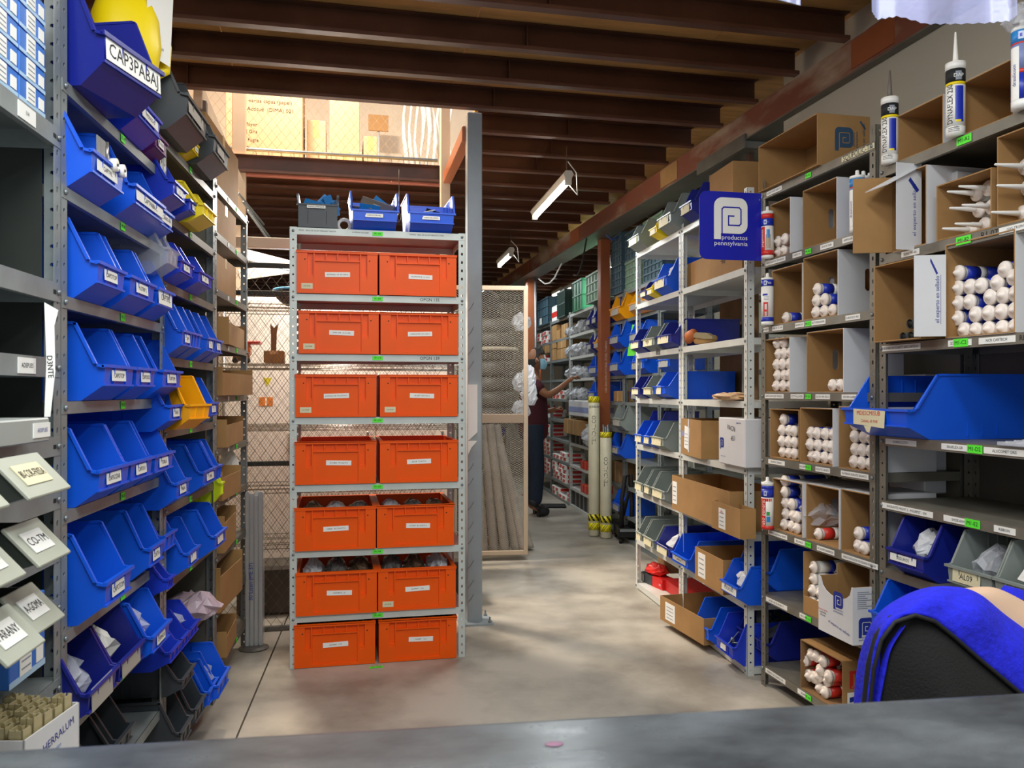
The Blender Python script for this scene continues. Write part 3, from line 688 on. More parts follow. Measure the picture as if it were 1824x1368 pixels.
u_ = LF.u(393, -.03); make_bin(LF.P(u_, -.03, Z3[6]+.001), LF.phi, .06, .2, .2, LIME, 'narrow lime bin at the corner of the end rack bay')

# nearest bay: white angled bins, blue boxes, aluminium profiles
W = WHERE[0]
TILT = M('pale green-grey plastic', 'A8AD9E', .5, var=.1)
def tilt_bin(px, z, w_, text, label, pj=.16, mat=TILT):
    u = LF.u(px, -pj); t = thing('angled_bin', label, 'storage bin', LF.P(u-w_, 0, z+.001), LF.phi)
    # dark wedge-shaped body with a pale sloping lid lip in front
    P = [(.3, 0), (0.0, 0), (-pj, .05), (-pj+.05, .105), (.3, .11)]
    q = MB()
    for x in (0, w_-.003):
        vs = [(x+dx, y, zz) for dx in (0, .003) for y, zz in P]; n = 5
        q.add(vs, [(0, 1, 2, 3, 4), (9, 8, 7, 6, 5)]+[(i, i+5, (i+1) % 5+5, (i+1) % 5) for i in range(5)], DARKBACK)
    for a, b in ((0, 1), (1, 2)):
        q.add([(0, P[a][0], P[a][1]), (w_, P[a][0], P[a][1]), (w_, P[b][0], P[b][1]), (0, P[b][0], P[b][1])], [(0, 1, 2, 3)], DARKBACK)
    q.build('body', t)
    ang = math.atan2(.055, .05); q = MB(); Rl = rot('X', math.degrees(ang)-90)
    q.cbox(-.004, w_+.004, -.004, .004, -.008, .085, mat, .002, R=Rl, T=(0, -pj, .05))
    q.build('front_lip', t)
    q = MB(); Rr = Rl @ FRONT; q.sticker(0, 0, 0, w_*.62, .045, text, TAPEC if len(text) > 6 else PAPER, R=Rr, size=.024); o = q.build('label_sticker', t); o.location = Vector((w_*.45, -pj, .05))+Rl @ Vector((0, -.0055, .04))
zz = [o.location.z for o in sA]
q = MB(); q.cbox(0, .25, -.06, .3, 0, .05, M('pale grey tray', 'A9B0AC', .4, .1), .003); q.box(.17, .25, -.062, -.06, .01, .04, PAPER); q.text('ADEPUES', (.21, -.063, .025), .012, INKB)
o = tag(q.build('parts_tray'), 'pale grey parts tray with torn label on the nearest bay', 'tray'); o.location = LF.P(LF.u(88, -.06)-.25, 0, zz[3]+.001); o.rotation_euler = (0, 0, LF.phi)
tilt_bin(118, zz[4]+.0, .17, '80-COR-FRISSA', 'pale lidded bin with long hand-lettered tag, upper row, beside the post')
tilt_bin(8, zz[4]+.0, .14, '', 'pale lidded bin at the picture edge, upper row')
tilt_bin(118, zz[5], .13, 'CO-TM', 'pale lidded bin with white tag, middle row, beside the post')
tilt_bin(38, zz[5], .12, 'MUSLU', 'pale lidded bin with printed tag, middle row, second from the post')
tilt_bin(108, zz[6], .12, 'A-GOMA', 'pale lidded bin with A-GOMA tag, lower row', pj=.14)
tilt_bin(72, zz[6], .13, 'PARANY', 'pale lidded bin with PARANY tag, lower row', pj=.17)
def blue_box(loc, rz, w_, d_, h_, label, group=None):
    t = thing('small_box', label, 'box', loc, rz, group)
    q = MB(); q.cbox(0, w_, 0, d_, 0, h_, M('blue and white box', '1E6FD0', .4, var=.1), .002); q.box(w_*.0, w_*1.0, -.0006, 0, 0, h_*.16, M('pale blue print', 'A9CDEB', .4)); q.build('body', t)
    q = MB(); q.sticker(w_*.42, -.0012, h_*.55, w_*.32, h_*.8, '', PAPER); q.sticker(w_*.82, -.0012, h_*.45, w_*.2, h_*.5, '', PAPER)
    for k in range(3): q.box(w_*.3, w_*.55, -.0026, -.002, h_*(.3+.2*k), h_*(.34+.2*k), M('grey print', '8C94A0', .7))
    q.build('label_sticker', t)
u1_ = LF.u(82, 0)
z = zz[0]+.001
for r_ in range(5):
    for c_ in range(4):
        if r_ == 4 and c_ > 0: continue
        blue_box(LF.P(u1_-.135*(c_+1), -.0 if c_ else -.0, z+r_*.052), LF.phi, .13, .18, .05, 'small blue and white box in the pile on the nearest bay, top shelf', 'blue and white boxes piled on the nearest bay')
for k in range(2):
    blue_box(LF.P(LF.u(80, -.02)-.17, -.02, zz[7-0]+.001+k*.086 if False else LF.z(40, 1200)+.001+k*.083), LF.phi, .17, .2, .08, ('%s of two blue fitting boxes above the aluminium profiles' % ('lower', 'upper')[k]))

# carton of aluminium profiles at the foot of the nearest bay, torn strip on the post
pc = thing('profile_carton', 'white and blue printed carton of upright brass-toned profiles at the counter corner', 'carton', (0, 0, 0), LF.phi-.15)
pz = .60; pc.scale = (.74,)*3; pc.location = LF.P(LF.u(122, -.1)-.21, -.1, pz)
cw_, cd_, chh = .26, .2, .17
q = MB()
for a_ in ((0, cw_, 0, .004), (0, cw_, cd_-.004, cd_), (0, .004, 0, cd_), (cw_-.004, cw_, 0, cd_)): q.box(a_[0], a_[1], a_[2], a_[3], 0, chh, CARDW)
q.box(0, cw_, 0, cd_, 0, .004, CARDW); q.build('body', pc)
q = MB(); q.text('HERRALUM', (cw_*.6, -.001, chh*.72), .03, INKB, R=FRONT @ rot('Z', 8)); q.text('Monterrey, Mexico', (cw_*.4, -.001, chh*.5), .016, LBLUE, R=FRONT @ rot('Z', 8)); q.text('HERRALUM', (cw_+.001, cd_*.5, chh*.7), .03, INKB, R=SIDEP); q.build('printing', pc)
BRS = M('pale brass profile', 'C9BD92', .4, .3)
for i in range(5):
    for j in range(4):
        q = MB(); x, y = .012+i*.048, .012+j*.045; hh = chh+.02+.006*((i*2+j) % 3)
        for b_ in ((0, .04, 0, .003), (0, .04, .034, .037), (0, .003, 0, .037), (.037, .04, 0, .012), (.037, .04, .025, .037), (.0, .012, .017, .020), (.028, .04, .017, .020)): q.box(x+b_[0], x+b_[1], y+b_[2], y+b_[3], .01, hh, BRS)
        q.build('profile', pc)
q = MB(); q.cbox(0, cw_*.74, -.0, cd_*.8, -.595, -.003, M('dark crate', '35332F', .8), .004); o = q.build('support_crate'); o.location = pc.location; o.rotation_euler = (0, 0, LF.phi-.15); tag(o, 'dark crate standing on the floor under the printed profile carton', 'crate')
q = MB(); pts = [(0, 0), (.012, .0), (.022, .10), (.02, .2), (.028, .235), (.0, .25), (.004, .12)]
q.prism(pts, 0, .001, PAPER); q.text('D3NTE', (.011, -.001, .11), .016, INK, R=FRONT @ rot('Z', -86), maxw=.13)
o = tag(q.build('paper_strip'), 'torn white paper strip hanging on the post of the nearest bay', 'paper'); o.location = LF.P(LF.u(79, -.03), -.03, LF.z(88, 742, -.03)); o.rotation_euler = (0, 0, LF.phi-.9)
# ---------------- white rack of orange crates ----------------
p = BF.P(0, 4.19); OF = Frame(p.x, p.y, TH)
o0, o1 = OF.u(515.5), OF.u(829)
ZO = [2.197, 1.867, 1.566, 1.249, .912, .583, .26]
tO, sO = rack(OF, o0, o1, .45, ZO, 2.2, 'tall white perforated-post rack filled with orange crates', WHITER, lip=.034, under=UNDER)
for i, s_ in enumerate(sO):
    shelf_tag(s_, (o1-o0)*.49, .052, .02, 'M1-%s4' % 'ABCDEFG'[i], lip=.034)
for s_, t_ in ((sO[1], 'OPGN 135'), (sO[2], 'OPGN 139')):
    q = MB(); q.text(t_, (0, 0, 0), .022, INK); o = q.build('handwriting', s_); o.location = ((o1-o0)*.79, -.0022, -.017)
for x, t_ in ((.13, '70950    RAIL DE ALUM P/BUGGY TAPON'), (.37, 'LUVERNE HOLDER'), (.75, '75000G   RAIL DE ALUM P/BUGGY TAPA')):
    q = MB(); q.text(t_, (0, 0, 0), .010, INK); o = q.build('printed_strip', sO[0]); o.location = (x*(o1-o0)+.02, -.0022, -.014)
cm = {}
def cratemesh(w_, d_, h_):
    k = (round(w_, 2), d_, h_)
    if k in cm: return cm[k]
    q = MB(); X = [0, .13, .205, .22, .355, .37, .495, .51, .635, .65, .78, .795, .87, 1]; Z = [0, .04, .37, .44, .76, .79, .95, 1]
    def dep(i, j):
        cx, cz = (X[i]+X[i+1])/2, (Z[j]+Z[j+1])/2
        if cz > .95: return 0
        if (.13 < cx < .205 or .795 < cx < .87) and cz > .37: return .005 if cz < .44 else .0155
        if .22 < cx < .78:
            if .79 < cz < .95: return .0015 if any(abs(cx-r_) < .01 for r_ in (.3625, .5025, .6425)) else .0155
            if .04 < cz < .76: return .0085
        return 0
    nx_, nz = len(X)-1, len(Z)-1; D = [[dep(i, j) for j in range(nz)] for i in range(nx_)]
    for i in range(nx_):
        for j in range(nz):
            x0, x1, z0, z1, y = X[i]*w_, X[i+1]*w_, Z[j]*h_, Z[j+1]*h_, D[i][j]
            q.poly([(x0, y, z0), (x1, y, z0), (x1, y, z1), (x0, y, z1)], ORANGE)
            if i+1 < nx_ and D[i+1][j] != y:
                y2 = D[i+1][j]; f = [(x1, y, z0), (x1, y2, z0), (x1, y2, z1), (x1, y, z1)]; q.poly(f if y2 > y else f, ORANGE)
            if j+1 < nz and D[i][j+1] != y:
                y2 = D[i][j+1]; q.poly([(x0, y, z1), (x1, y, z1), (x1, y2, z1), (x0, y2, z1)], ORANGE)
    t_ = .013
    q.box(0, t_, .0005, d_, 0, h_, ORANGE); q.box(w_-t_, w_, .0005, d_, 0, h_, ORANGE); q.box(t_, w_-t_, d_-t_, d_, 0, h_, ORANGE)
    q.box(t_, w_-t_, .0165, .019, .012, h_, ORANGE); q.box(t_, w_-t_, .001, d_-t_, .008, .014, ORANGE)
    q.box(-.003, w_+.003, -.004, .0, h_-.010, h_, ORANGE)
    q.box(-.003, w_+.003, -.004, .016, h_-.003, h_+.002, ORANGE)
    for x0, x1 in ((-.003, .016), (w_-.016, w_+.003)): q.box(x0, x1, .016, d_, h_-.003, h_+.002, ORANGE)
    q.box(.016, w_-.016, d_-.016, d_+.003, h_-.003, h_+.002, ORANGE)
    for x in (.1, .9): q.box(x*w_-.003, x*w_+.003, -.0006, .0002, .785*h_, .812*h_, BLK)
    for x in (.33, .7): q.cbox(x*w_-.005, x*w_+.005, -.001, .001, .035*h_, .05*h_, ORANGE, .0008)
    cm[k] = q.mesh('body'); return cm[k]
rows = [((528.5, 672.5), (676, 813)), ((532, 675), (678, 817.5)), ((526, 671), (677, 817)), ((525.5, 671), (677, 815)), ((525, 670.5), (671.5, 809)), ((527, 672), (673.5, 813)), ((524, 670), (675, 815))]
zr = ZO[1:]+[.0]
txt = [('ASTRAGAL 135  90-1200-G', 'ALUMCON 96  12-175-S'), ('OPER-TME  16-13-1200', 'CARR-DE-RM  RC-1205-C'), ('JACONIA-WE  M-CATCH-C', 'ALUSET  9G5 T2C-4'), ('ALU-BRZ  TP-C-ELTF-9', 'JACUB  TG-ELTF-4'), ('UZBAR   RC-TM-DTT-3', 'ACUBST  BC-C-ELTT-3'), ('JACUBRTZ   23', 'ALUPRAT   12-A'), ('JACUBRE   13-5', 'ALUBST   16-A')]
cream = {(0, 0), (1, 0), (2, 0), (2, 1), (5, 1)}
for i, rw in enumerate(rows):
    for j, (a_, b_) in enumerate(rw):
        v = -.012-.006*(i == 4 or i == 5)*(1-j); u0 = OF.u(a_, v); u1 = OF.u(b_, v); w_ = u1-u0
        t = thing('orange_crate', 'orange plastic crate, %s row from the top, %s post%s' % (TOPN[i].replace('topmost', 'first').replace('seventh', 'lowest'), ('beside the fence-side', 'beside the grey-column-side')[j], ', with extra cream sticker' if (i, j) in cream else ''), 'crate', OF.P(u0, v, zr[i]+.002), TH)
        nm(cratemesh(w_, .48, .212), 'body', t)
        q = MB(); q.sticker(0, 0, 0, w_*.31, .024, txt[i][j], PAPER, size=.009, e=.0006); o = q.build('label_sticker', t); o.location = (w_*(.5+.03*((i+j) % 2)), .0072, .212*(.5 if i else .46)); o.rotation_euler = (0, math.radians(-1.5+3*((i*3+j) % 2)), 0)
        if (i, j) in cream:
            q = MB(); q.sticker(0, 0, 0, .055, .028, 'JUL 09-20', TAPEC, size=.008); o = q.build('cream_sticker', t, None, 'small cream sticker'); o.location = (w_*.125, -.0008, .036)
        if i >= 4:
            n = 3
            for k in range(n):
                mt = [M('grey film bag', '8A8682', .25, alpha=.85, bump=1, scale=20, var=.5), M('brown film bag', '77604C', .3, alpha=.9, bump=1, scale=20, var=.4), FILMW][(k+i+j) % 3]
                o = crumpled(.11, .26, .085 if i != 5 else .115, mt, i*7+j*3+k).build('plastic_bag'); zz_ = zr[i]+(.13 if i < 6 else .125)
                o.location = OF.P(u0+w_*(.2+.3*k), v+.2, zz_); o.rotation_euler = (0, 0, TH)
                tag(o, 'crumpled bag of parts inside the %s orange crate, %s row' % (('fence-side', 'column-side')[j], TOPN[i].replace('seventh', 'lowest')), 'bag', 'bags of parts in orange crates')
                q = MB(); q.cbox(u0+w_*(.1+.3*k)-u0, w_*(.3+.3*k), .06, .4, -.1, .0, M('packed grey parts', '6C6862', .7, var=.4, scale=30), .003)
                if k == 0:
                    q = MB(); q.cbox(.02, w_-.02, .03, .45, .016, .14, M('packed grey parts', '6C6862', .7, var=.4, scale=30), .004); oo = q.build('packed_parts', t); oo['kind'] = 'stuff'
# things standing on top of the rack
u0, u1 = OF.u(531), OF.u(601)
t = thing('parts_box', 'charcoal box heaped with blue cards on top of the orange crate rack', 'storage bin', OF.P(u0, .0, ZO[0]+.001), TH)
w_ = u1-u0; q = MB()
q.prism([(.004, 0), (w_-.004, 0), (w_, .12), (0, .12)], 0, .004, DARKP); q.box(0, .004, .004, .3, 0, .165, DARKP); q.box(w_-.004, w_, .004, .3, 0, .165, DARKP)
q.box(0, w_, .296, .3, 0, .165, DARKP); q.box(0, w_, 0, .3, 0, .004, DARKP); q.box(-.008, w_+.008, -.006, .004, .112, .12, DARKP)
for x0, x1 in ((-.008, .003), (w_-.003, w_+.008)): q.box(x0, x1, .0, .3, .158, .168, DARKP)
for x0 in (0, w_-.004): q.add([(x0, 0, .118), (x0+.004, 0, .118), (x0+.004, .06, .165), (x0, .06, .165), (x0, .06, .1), (x0+.004, .06, .1)], [(0, 1, 2, 3), (0, 3, 4), (1, 5, 2), (0, 4, 5, 1)], DARKP)
for x in (.25, .72): q.box(w_*x-.001, w_*x+.001, -.001, 0, .02, .085, BLK)
q.build('body', t)
q = MB(); q.sticker(0, 0, 0, .09, .014, 'VAPALUMINIOA', PAPER, size=.011); o = q.build('label_sticker', t); o.location = (w_*.46, -.008, .104)
BC = M('blue card', '1273B8', .5, var=.1)
def cards(t, specs, z):
    for (x, y, dz, w2, h2, rx, ry, rz_, mt) in specs:
        q = MB(); q.box(-w2/2, w2/2, -.0015, .0015, 0, h2, mt); q.cbox(-w2*.15, w2*.1, -.008, -.002, h2*.2, h2*.5, CHROME, .002)
        o = q.build('card_pack', t); o.location = (x, y, z+dz); o.rotation_euler = (math.radians(rx), math.radians(ry), math.radians(rz_))
cards(t, [(.10, .07, -.02, .11, .11, -15, 42, 5, BC), (.05, .05, -.01, .08, .07, -20, 15, -10, BC), (.15, .06, -.01, .09, .07, -25, -12, 10, BC), (.17, .1, .0, .05, .09, 0, -25, 30, BC), (.19, .07, -.02, .03, .08, 0, -8, 0, BC)], .10)
for k, (a_, b_, tt, lab) in enumerate(((626, 710, 'VAPACORVRS', 'blue bin heaped with cards on the orange crate rack, middle of three'), (728, 811, 'VAPATECHNO', 'blue bin with few parts on the orange crate rack, nearest the grey column'))):
    u0, u1 = OF.u(a_, -.05), OF.u(b_, -.05); w_ = u1-u0
    t = make_bin(OF.P(u0, -.05, ZO[0]+.001), TH+.03, w_, .34, .2, BLUE, lab, tt, lw=.38, lh=.09, lx=.48)
    CG = M('grey card', '8F8470', .6)
    cards(t, [(.06, .12, 0, .12, .05, 60, 10, -20, CG), (.13, .1, .03, .17, .04, 50, 14, 10, CG), (.12, .13, .02, .07, .07, 20, 30, 20, BC), (.2, .12, .02, .09, .04, 60, 12, 0, CG), (.09, .08, -.01, .1, .05, 30, 6, 0, BC)] if k == 0 else [(.1, .1, .0, .1, .03, 60, -14, 0, WHITE), (.15, .1, .0, .11, .03, 50, 16, 0, BLK), (.1, .14, -.02, .12, .05, 50, 3, 0, CG)], .098)
    if k == 0:
        q = MB(); q.tube([(0, 0, .0), (.012, 0, .02), (.006, 0, .045), (-.006, 0, .045), (-.012, 0, .02), (0, 0, 0)], .0035, WIRE, 6); q.tube([(0, 0, .045), (0, 0, .3)], .002, WIRE, 5)
        ot = tag(q.build('hanging_hook'), 'small wire hook hanging behind the middle blue bin', 'hook'); ot.location = OF.P(OF.u(711, .5), .5, 2.35)
q = MB(); pts = [(.03*math.cos(a/6*math.pi), 0, .03+.03*math.sin(a/6*math.pi)) for a in range(-1, 14)]; q.tube(pts, .009, WHITE, 8)
o = tag(q.build('cable_coil'), 'small white cable coil on the orange crate rack beside the charcoal box', 'cable'); o.location = OF.P(OF.u(613, .1), .1, ZO[0]+.009); o.rotation_euler = (0, 0, TH)

# ---------------- fence of the caged store ----------------
FA = 4.86
f = thing('chain_link_fence', 'two-layer chain-link fence with dark rails behind the orange crate rack', 'fence', BF.P(-1.3, FA, 0), TH)
o = chain(1.86, 2.1, .06, .08, .0016).build('coarse_mesh', f); o['kind'] = 'stuff'
o = chain(1.32, 1.5, .02, .031, .0011).build('fine_mesh', f); o['kind'] = 'stuff'; o.location = (.54, .02, .45)
for z in (.0, .95, 1.93, 2.09):
    q = MB(); q.cbox(0, 1.9, .004, .03, z, z+.028, DARKBACK if z else STEELD, .002); q.build('rail', f)
q = MB(); q.cbox(0, 1.88, -.02, .03, 2.2, 2.26, TAN, .003); q.build('top_channel', f)
for x in (0, .6): 
    q = MB(); q.cbox(x, x+.04, .03, .06, 0, 2.2, M('dusty tan steel', '9C8C76', .5), .003); q.build('fence_post', f)
# wire shelving behind it
w2 = thing('wire_shelving', 'chrome wire shelving unit standing behind the chain-link fence', 'shelving rack', BF.P(-.72, 5.15, 0), TH)
ZW = [1.915, 1.55, 1.17, .79, .45]
for x in (0, 1.5):
    for y in (0, .4):
        q = MB(); q.tube([(x, y, 0), (x, y, 2.0)], .012, CHROME, 8); q.build('post', w2)
for z in ZW:
    q = MB()
    for i in range(38): q.tube([(i*.0405, 0, z), (i*.0405, .4, z)], .0018, CHROME, 4, smooth=False)
    for y in (0, .2, .4): q.tube([(0, y, z-.004), (1.5, y, z-.004)], .003, CHROME, 5); q.tube([(0, y, z-.03), (1.5, y, z-.03)], .003, CHROME, 5)
    q.tube([(i*.02, 0, z-.004-(.026 if i % 2 else 0)) for i in range(76)], .0018, CHROME, 4, False)
    q.tube([(i*.02, .4, z-.004-(.026 if i % 2 else 0)) for i in range(76)], .0018, CHROME, 4, False)
    o = q.build('wire_shelf', w2); o['kind'] = 'stuff'
cb_ = thing('white_cabinet', 'bright white steel cabinet with stickers behind the wire shelving', 'cabinet', BF.P(-1.3, 5.75, 0), TH)
CW = M('cream cabinet', 'F0E6D8', .5)
q = MB(); q.cbox(0, 2.1, 0, .5, .05, 2.02, CW, .01); q.build('body', cb_)
for i in range(4):
    q = MB(); q.cbox(.02+i*.52, .52+i*.52, -.014, -.001, .08, 2.0, CW, .004); d = q.build('door', cb_); q = MB(); q.cbox(.46+i*.52, .475+i*.52, -.03, -.014, .95, 1.1, CHROME, .002); q.build('handle', d)
cp = BF.P(-1.3, 5.75)
def onfence(px, Y): return hit(px, 697, Y)
q = MB(); q.prism([(-.028, .03), (.028, .03), (0, -.028)], -.016, -.015, M('warning yellow', 'D8C81A', .5)); o = q.build('warning_triangle', cb_); o.location = (.84, 0, 1.44)
q = MB(); q.box(-.045, .045, -.016, -.015, -.03, .03, M('orange sticker', 'E8842C', .5)); q.box(-.005, .005, -.0165, -.016, -.025, .025, CW); o = q.build('orange_sticker', cb_); o.location = (.83, 0, 1.31)
tl = thing('toy_truck', 'small orange and red wheeled machine on the wire shelving behind the fence', 'machine', BF.P(-.62, 5.2, ZW[1]), TH)
q = MB(); q.cbox(0, .1, 0, .12, .05, .12, M('orange machine paint', 'E0803A', .4), .01); q.build('body', tl)
q = MB(); q.cbox(-.01, .16, -.01, .14, .12, .14, REDB, .006); q.build('canopy', tl)
for x in (.015, .085): q = MB(); q.lathe([(.018, -.01), (.018, .01)], BLK, 12, R=rot('X', 90), T=(x, -.005, .018)); q.build('wheel', tl)
q = MB(); q.cbox(0, .09, .0, .1, .018, .05, CARDD, .004); q.build('chassis', tl)
shut_box('carton', 'low tan box on the wire shelving beside the red-topped machine', BF.P(-.44, 5.2, ZW[1]+.005), TH, .12, .15, .075, CARD, 'carton')
q = MB(); q.prism([(0, 0), (.03, 0), (.035, .12), (.045, .17), (.02, .14), (-.005, .17), (.0, .1)], 0, .02, CARDD); o = tag(q.build('cardboard_strip'), 'upright torn cardboard strip on the low tan box behind the fence', 'cardboard'); o.location = BF.P(-.40, 5.24, ZW[1]+.08); o.rotation_euler = (0, 0, TH)
q = MB(); q.cbox(0, .09, 0, .12, 0, .05, BLK, .006); o = tag(q.build('black_case'), 'small black case on the wire shelving by the rack post', 'case'); o.location = BF.P(-.27, 5.2, ZW[1]+.004); o.rotation_euler = (0, 0, TH)
t = thing('plastic_basin', 'black basin with light blue rim on top of the wire shelving', 'basin', BF.P(-.22, 5.3, ZW[0]+.005), TH)
q = MB(); q.lathe([(.10, 0), (.15, .04), (.17, .09), (.165, .09), (.145, .045), (.0, .01)], BLK, 24); q.build('bowl', t)
q = MB(); q.lathe([(.17, .085), (.178, .092), (.17, .10), (.162, .092)], M('light blue rim', '4FA3D8', .4), 24); q.build('rim', t)
t = thing('cap_pile', 'black caps lying on the wire shelving, seen between orange crates', 'cap', BF.P(.42, 5.2, ZW[1]+.005), TH)
q = MB(); q.lathe([(.07, 0), (.065, .03), (.04, .05), (0.001, .055)], BLK, 14, R=Matrix.Diagonal((1.4, 1, .8))); q.build('crown', t)
q = MB(); q.lathe([(.05, 0), (.05, .006)], BLK, 12, T=(.09, 0, .0)); q.build('brim', t)
q = MB(); q.cbox(0, 1.5, 0, .3, 0, .3, M('shade dark cloth', '4A443C', .9, var=.3), .02); o = tag(q.build('shade_box'), 'long dusty dark box on the floor behind the fence', 'box'); o.location = BF.P(-.6, 5.2, .001); o.rotation_euler = (0, 0, TH)  # stand-in for shaded stuff on the floor; the shade is in its colour
# boards and pipes stacked over the cage
for k, (a_, b_) in enumerate((((425, 432, 5.3), (620, 440, 5.6)), ((430, 452, 5.2), (540, 480, 5.4)), ((425, 490, 5.6), (560, 472, 5.8)))):
    beam('white_board', ('upper', 'middle', 'lower')[k]+' white board lying over the caged store', hit(*a_), hit(*b_), .02, .07, M('pinkish board', 'C4B4A4', .6), 'board')
for k in range(3): beam('conduit_pipe', '%s dusty pipe slanting down behind the end rack bay' % ('long', 'thin', 'short')[k], hit(425+8*k, 345+15*k, 5.4), hit(470+10*k, 400+22*k, 6.4), .015, .015, GALV, 'pipe')
# wrapped aluminium profiles leaning on the fence
t = thing('profile_bundle', 'bundle of long aluminium profiles wrapped in clear film at the rack foot', 'profiles', hit(452, 1153, 4.37)*1.0, TH)
t.location.z = 0
for k in range(4):
    for j in range(2):
        q = MB(); x = -.042+k*.023; q.cbox(x, x+.018, j*.03, j*.03+.024, .0, .84-.01*((k+j) % 3), M('raw aluminium', 'C0C4C6', .3, .7, var=.2, scale=20, stretch=(1, 1, .1)), .002); q.build('profile', t)
q = MB(); q.cbox(-.047, .052, -.004, .062, .01, .835, M('bundle film', 'D8DCDC', .2, alpha=.22, bump=.7, scale=30), .006); q.build('film_wrap', t)
q = MB(); q.text('30 Lisen (ME 37)', (0, 0, 0), .03, INKB, R=rot('Y', 0) @ FRONT @ rot('Z', 90)); o = q.build('handwriting', t); o.location = (-.014, -.006, .36)
q = MB(); q.lathe([(.075, 0), (.08, .006), (.06, .014)], GREYW, 12, smooth=False); q.build('dusty_base', t)

# ---------------- cage door, wrapped tubes and rolls beyond the column ----------------
pb = bpix(938, 6.72); DW = .62
cd = thing('cage_door', 'tan steel-framed door of expanded metal mesh beyond the grey column', 'door', BF.P(pb[0]-DW, pb[1], .0), TH-.12)
z0, z1 = .045, 2.24
for x0, x1, a_, b_ in ((0, .036, z0, z1), (DW-.036, DW, z0, z1), (.036, DW-.036, z0, z0+.036), (.036, DW-.036, z1-.036, z1)):
    q = MB(); q.cbox(x0, x1, 0, .03, a_, b_, TAN, .003); q.build('frame_bar', cd)
q = MB(); q.cbox(.036, DW-.036, -.002, .03, 1.12, 1.195, M('brownish tan steel', 'A08C78', .45), .003); q.build('mid_rail', cd)
q = MB(); cw, ch = .034, .0185
for i in range(int((z1-z0)/ch)):
    pts = [(.02+j*cw/2, .015, z0+.01+i*ch+(ch*.5 if j % 2 else -ch*.5)) for j in range(int((DW-.04)/(cw/2))+1)]
    q.tube(pts, .0024, M('mesh grey', 'B0A696', .5, .1), 4, False)
o = q.build('expanded_mesh', cd); o['kind'] = 'stuff'
tubes = [((862, 1003), (846, 760)), ((880, 1003), (862, 757)), ((900, 1004), (872, 756)), ((919, 1001), (884, 757)), ((934, 998), (890, 790)), ((944, 994), (897, 820))]
for k, (a_, b_) in enumerate(tubes):
    Y0 = 6.88+.05*(k % 2)+k*.03; p0 = hit(a_[0], a_[1], Y0); p0.z = .01; p1 = hit(b_[0], b_[1], Y0+.12)
    d = p1-p0; L_ = d.length; q = MB(); n = 24
    q.tube([(.0015*math.sin(i*2.1), .0015*math.cos(i*1.7), L_*i/n) for i in range(n+1)], [.038+.002*math.sin(i*2.6+k) for i in range(n+1)], WRAP, 12)
    t = tag(q.build('wrapped_tube'), '%s leaning foam-wrapped tube from the grey column' % ('first', 'second', 'third', 'fourth', 'fifth', 'sixth')[k], 'tube', 'foam-wrapped tubes behind the cage door')
    t.location = p0; t.rotation_mode = 'QUATERNION'; t.rotation_quaternion = d.to_track_quat('Z', 'Y')
# stack of wrapped rolls on a platform
zb = 1.10; cx_ = bpix(880, 7.5)
pl = thing('roll_platform', 'grey steel platform carrying the stack of wrapped rolls behind the cage door', 'platform', BF.P(cx_[0]-.45, cx_[1]-.3, 0), TH)
q = MB(); q.cbox(0, .58, 0, .6, zb-.04, zb, STEELD, .003); q.build('deck', pl)
for x in (0, .5):
    for y in (0, .56): q = MB(); q.cbox(x, x+.04, y, y+.04, 0, zb-.04, STEELD, .003); q.build('leg', pl)
z = zb
for k, h_ in enumerate((.13, .14, .13, .14, .13, .12, .12)):
    q = MB(); n = 22; r_ = .30-.006*k; prof = [(.02, 0), (r_*.9, 0), (r_, h_*.3), (r_, h_*.7), (r_*.9, h_), (.02, h_)]
    q.lathe(prof, GREYW, n); o = tag(q.build('wrapped_roll'), '%s film-wrapped roll in the stack behind the cage door' % ('lowest', 'second', 'third', 'fourth', 'fifth', 'sixth', 'topmost')[k], 'roll', 'wrapped rolls behind the cage door')
    c2 = BF.P(cx_[0]-.10+.01*(k % 2), cx_[1], z+.001); o.location = c2; z += h_+.003
    if k == 4:
        q = MB(); pts = [(.31*math.cos(a/18*math.pi), .31*math.sin(a/18*math.pi), .02+.01*math.sin(a/4)) for a in range(36)]; q.tube(pts+[pts[0]], .018, M('cream hose', 'BEB199', .6), 8, False); oo = tag(q.build('cream_hose'), 'cream hose ring round the upper wrapped rolls', 'hose'); oo.location = c2+Vector((0, 0, h_*.6))
o = crumpled(.4, .36, .28, M('black bin bag', '1A1A1E', .3, var=.3, bump=1, scale=12), 12).build('black_bag'); o.location = BF.P(cx_[0]-.12, cx_[1]-.05, z+.001); tag(o, 'bulging black plastic bag on top of the wrapped rolls', 'bag')
for k in range(3):
    o = crumpled(.16, .14, .16, FILMW, 40+k).build('film_scrap'); o.location = BF.P(cx_[0]+.22, cx_[1]-.15, z-.1-.25*k-.3*(k > 0)); tag(o, 'milky film scrap hanging by the cage door frame, %s one' % ('top', 'middle', 'lowest')[k], 'plastic film')
# two white bags hanging on the door edge in front of the person
for k, (px, py, s_) in enumerate(((941, 690, .18), (943, 722, .2))):
    o = crumpled(s_*.7, s_*.4, s_, FILMW, 60+k).build('white_bag'); p = hit(px, py, 7.0); o.location = p; tag(o, ('upper', 'lower')[k]+' white plastic bag hung on the edge of the mesh door', 'bag')

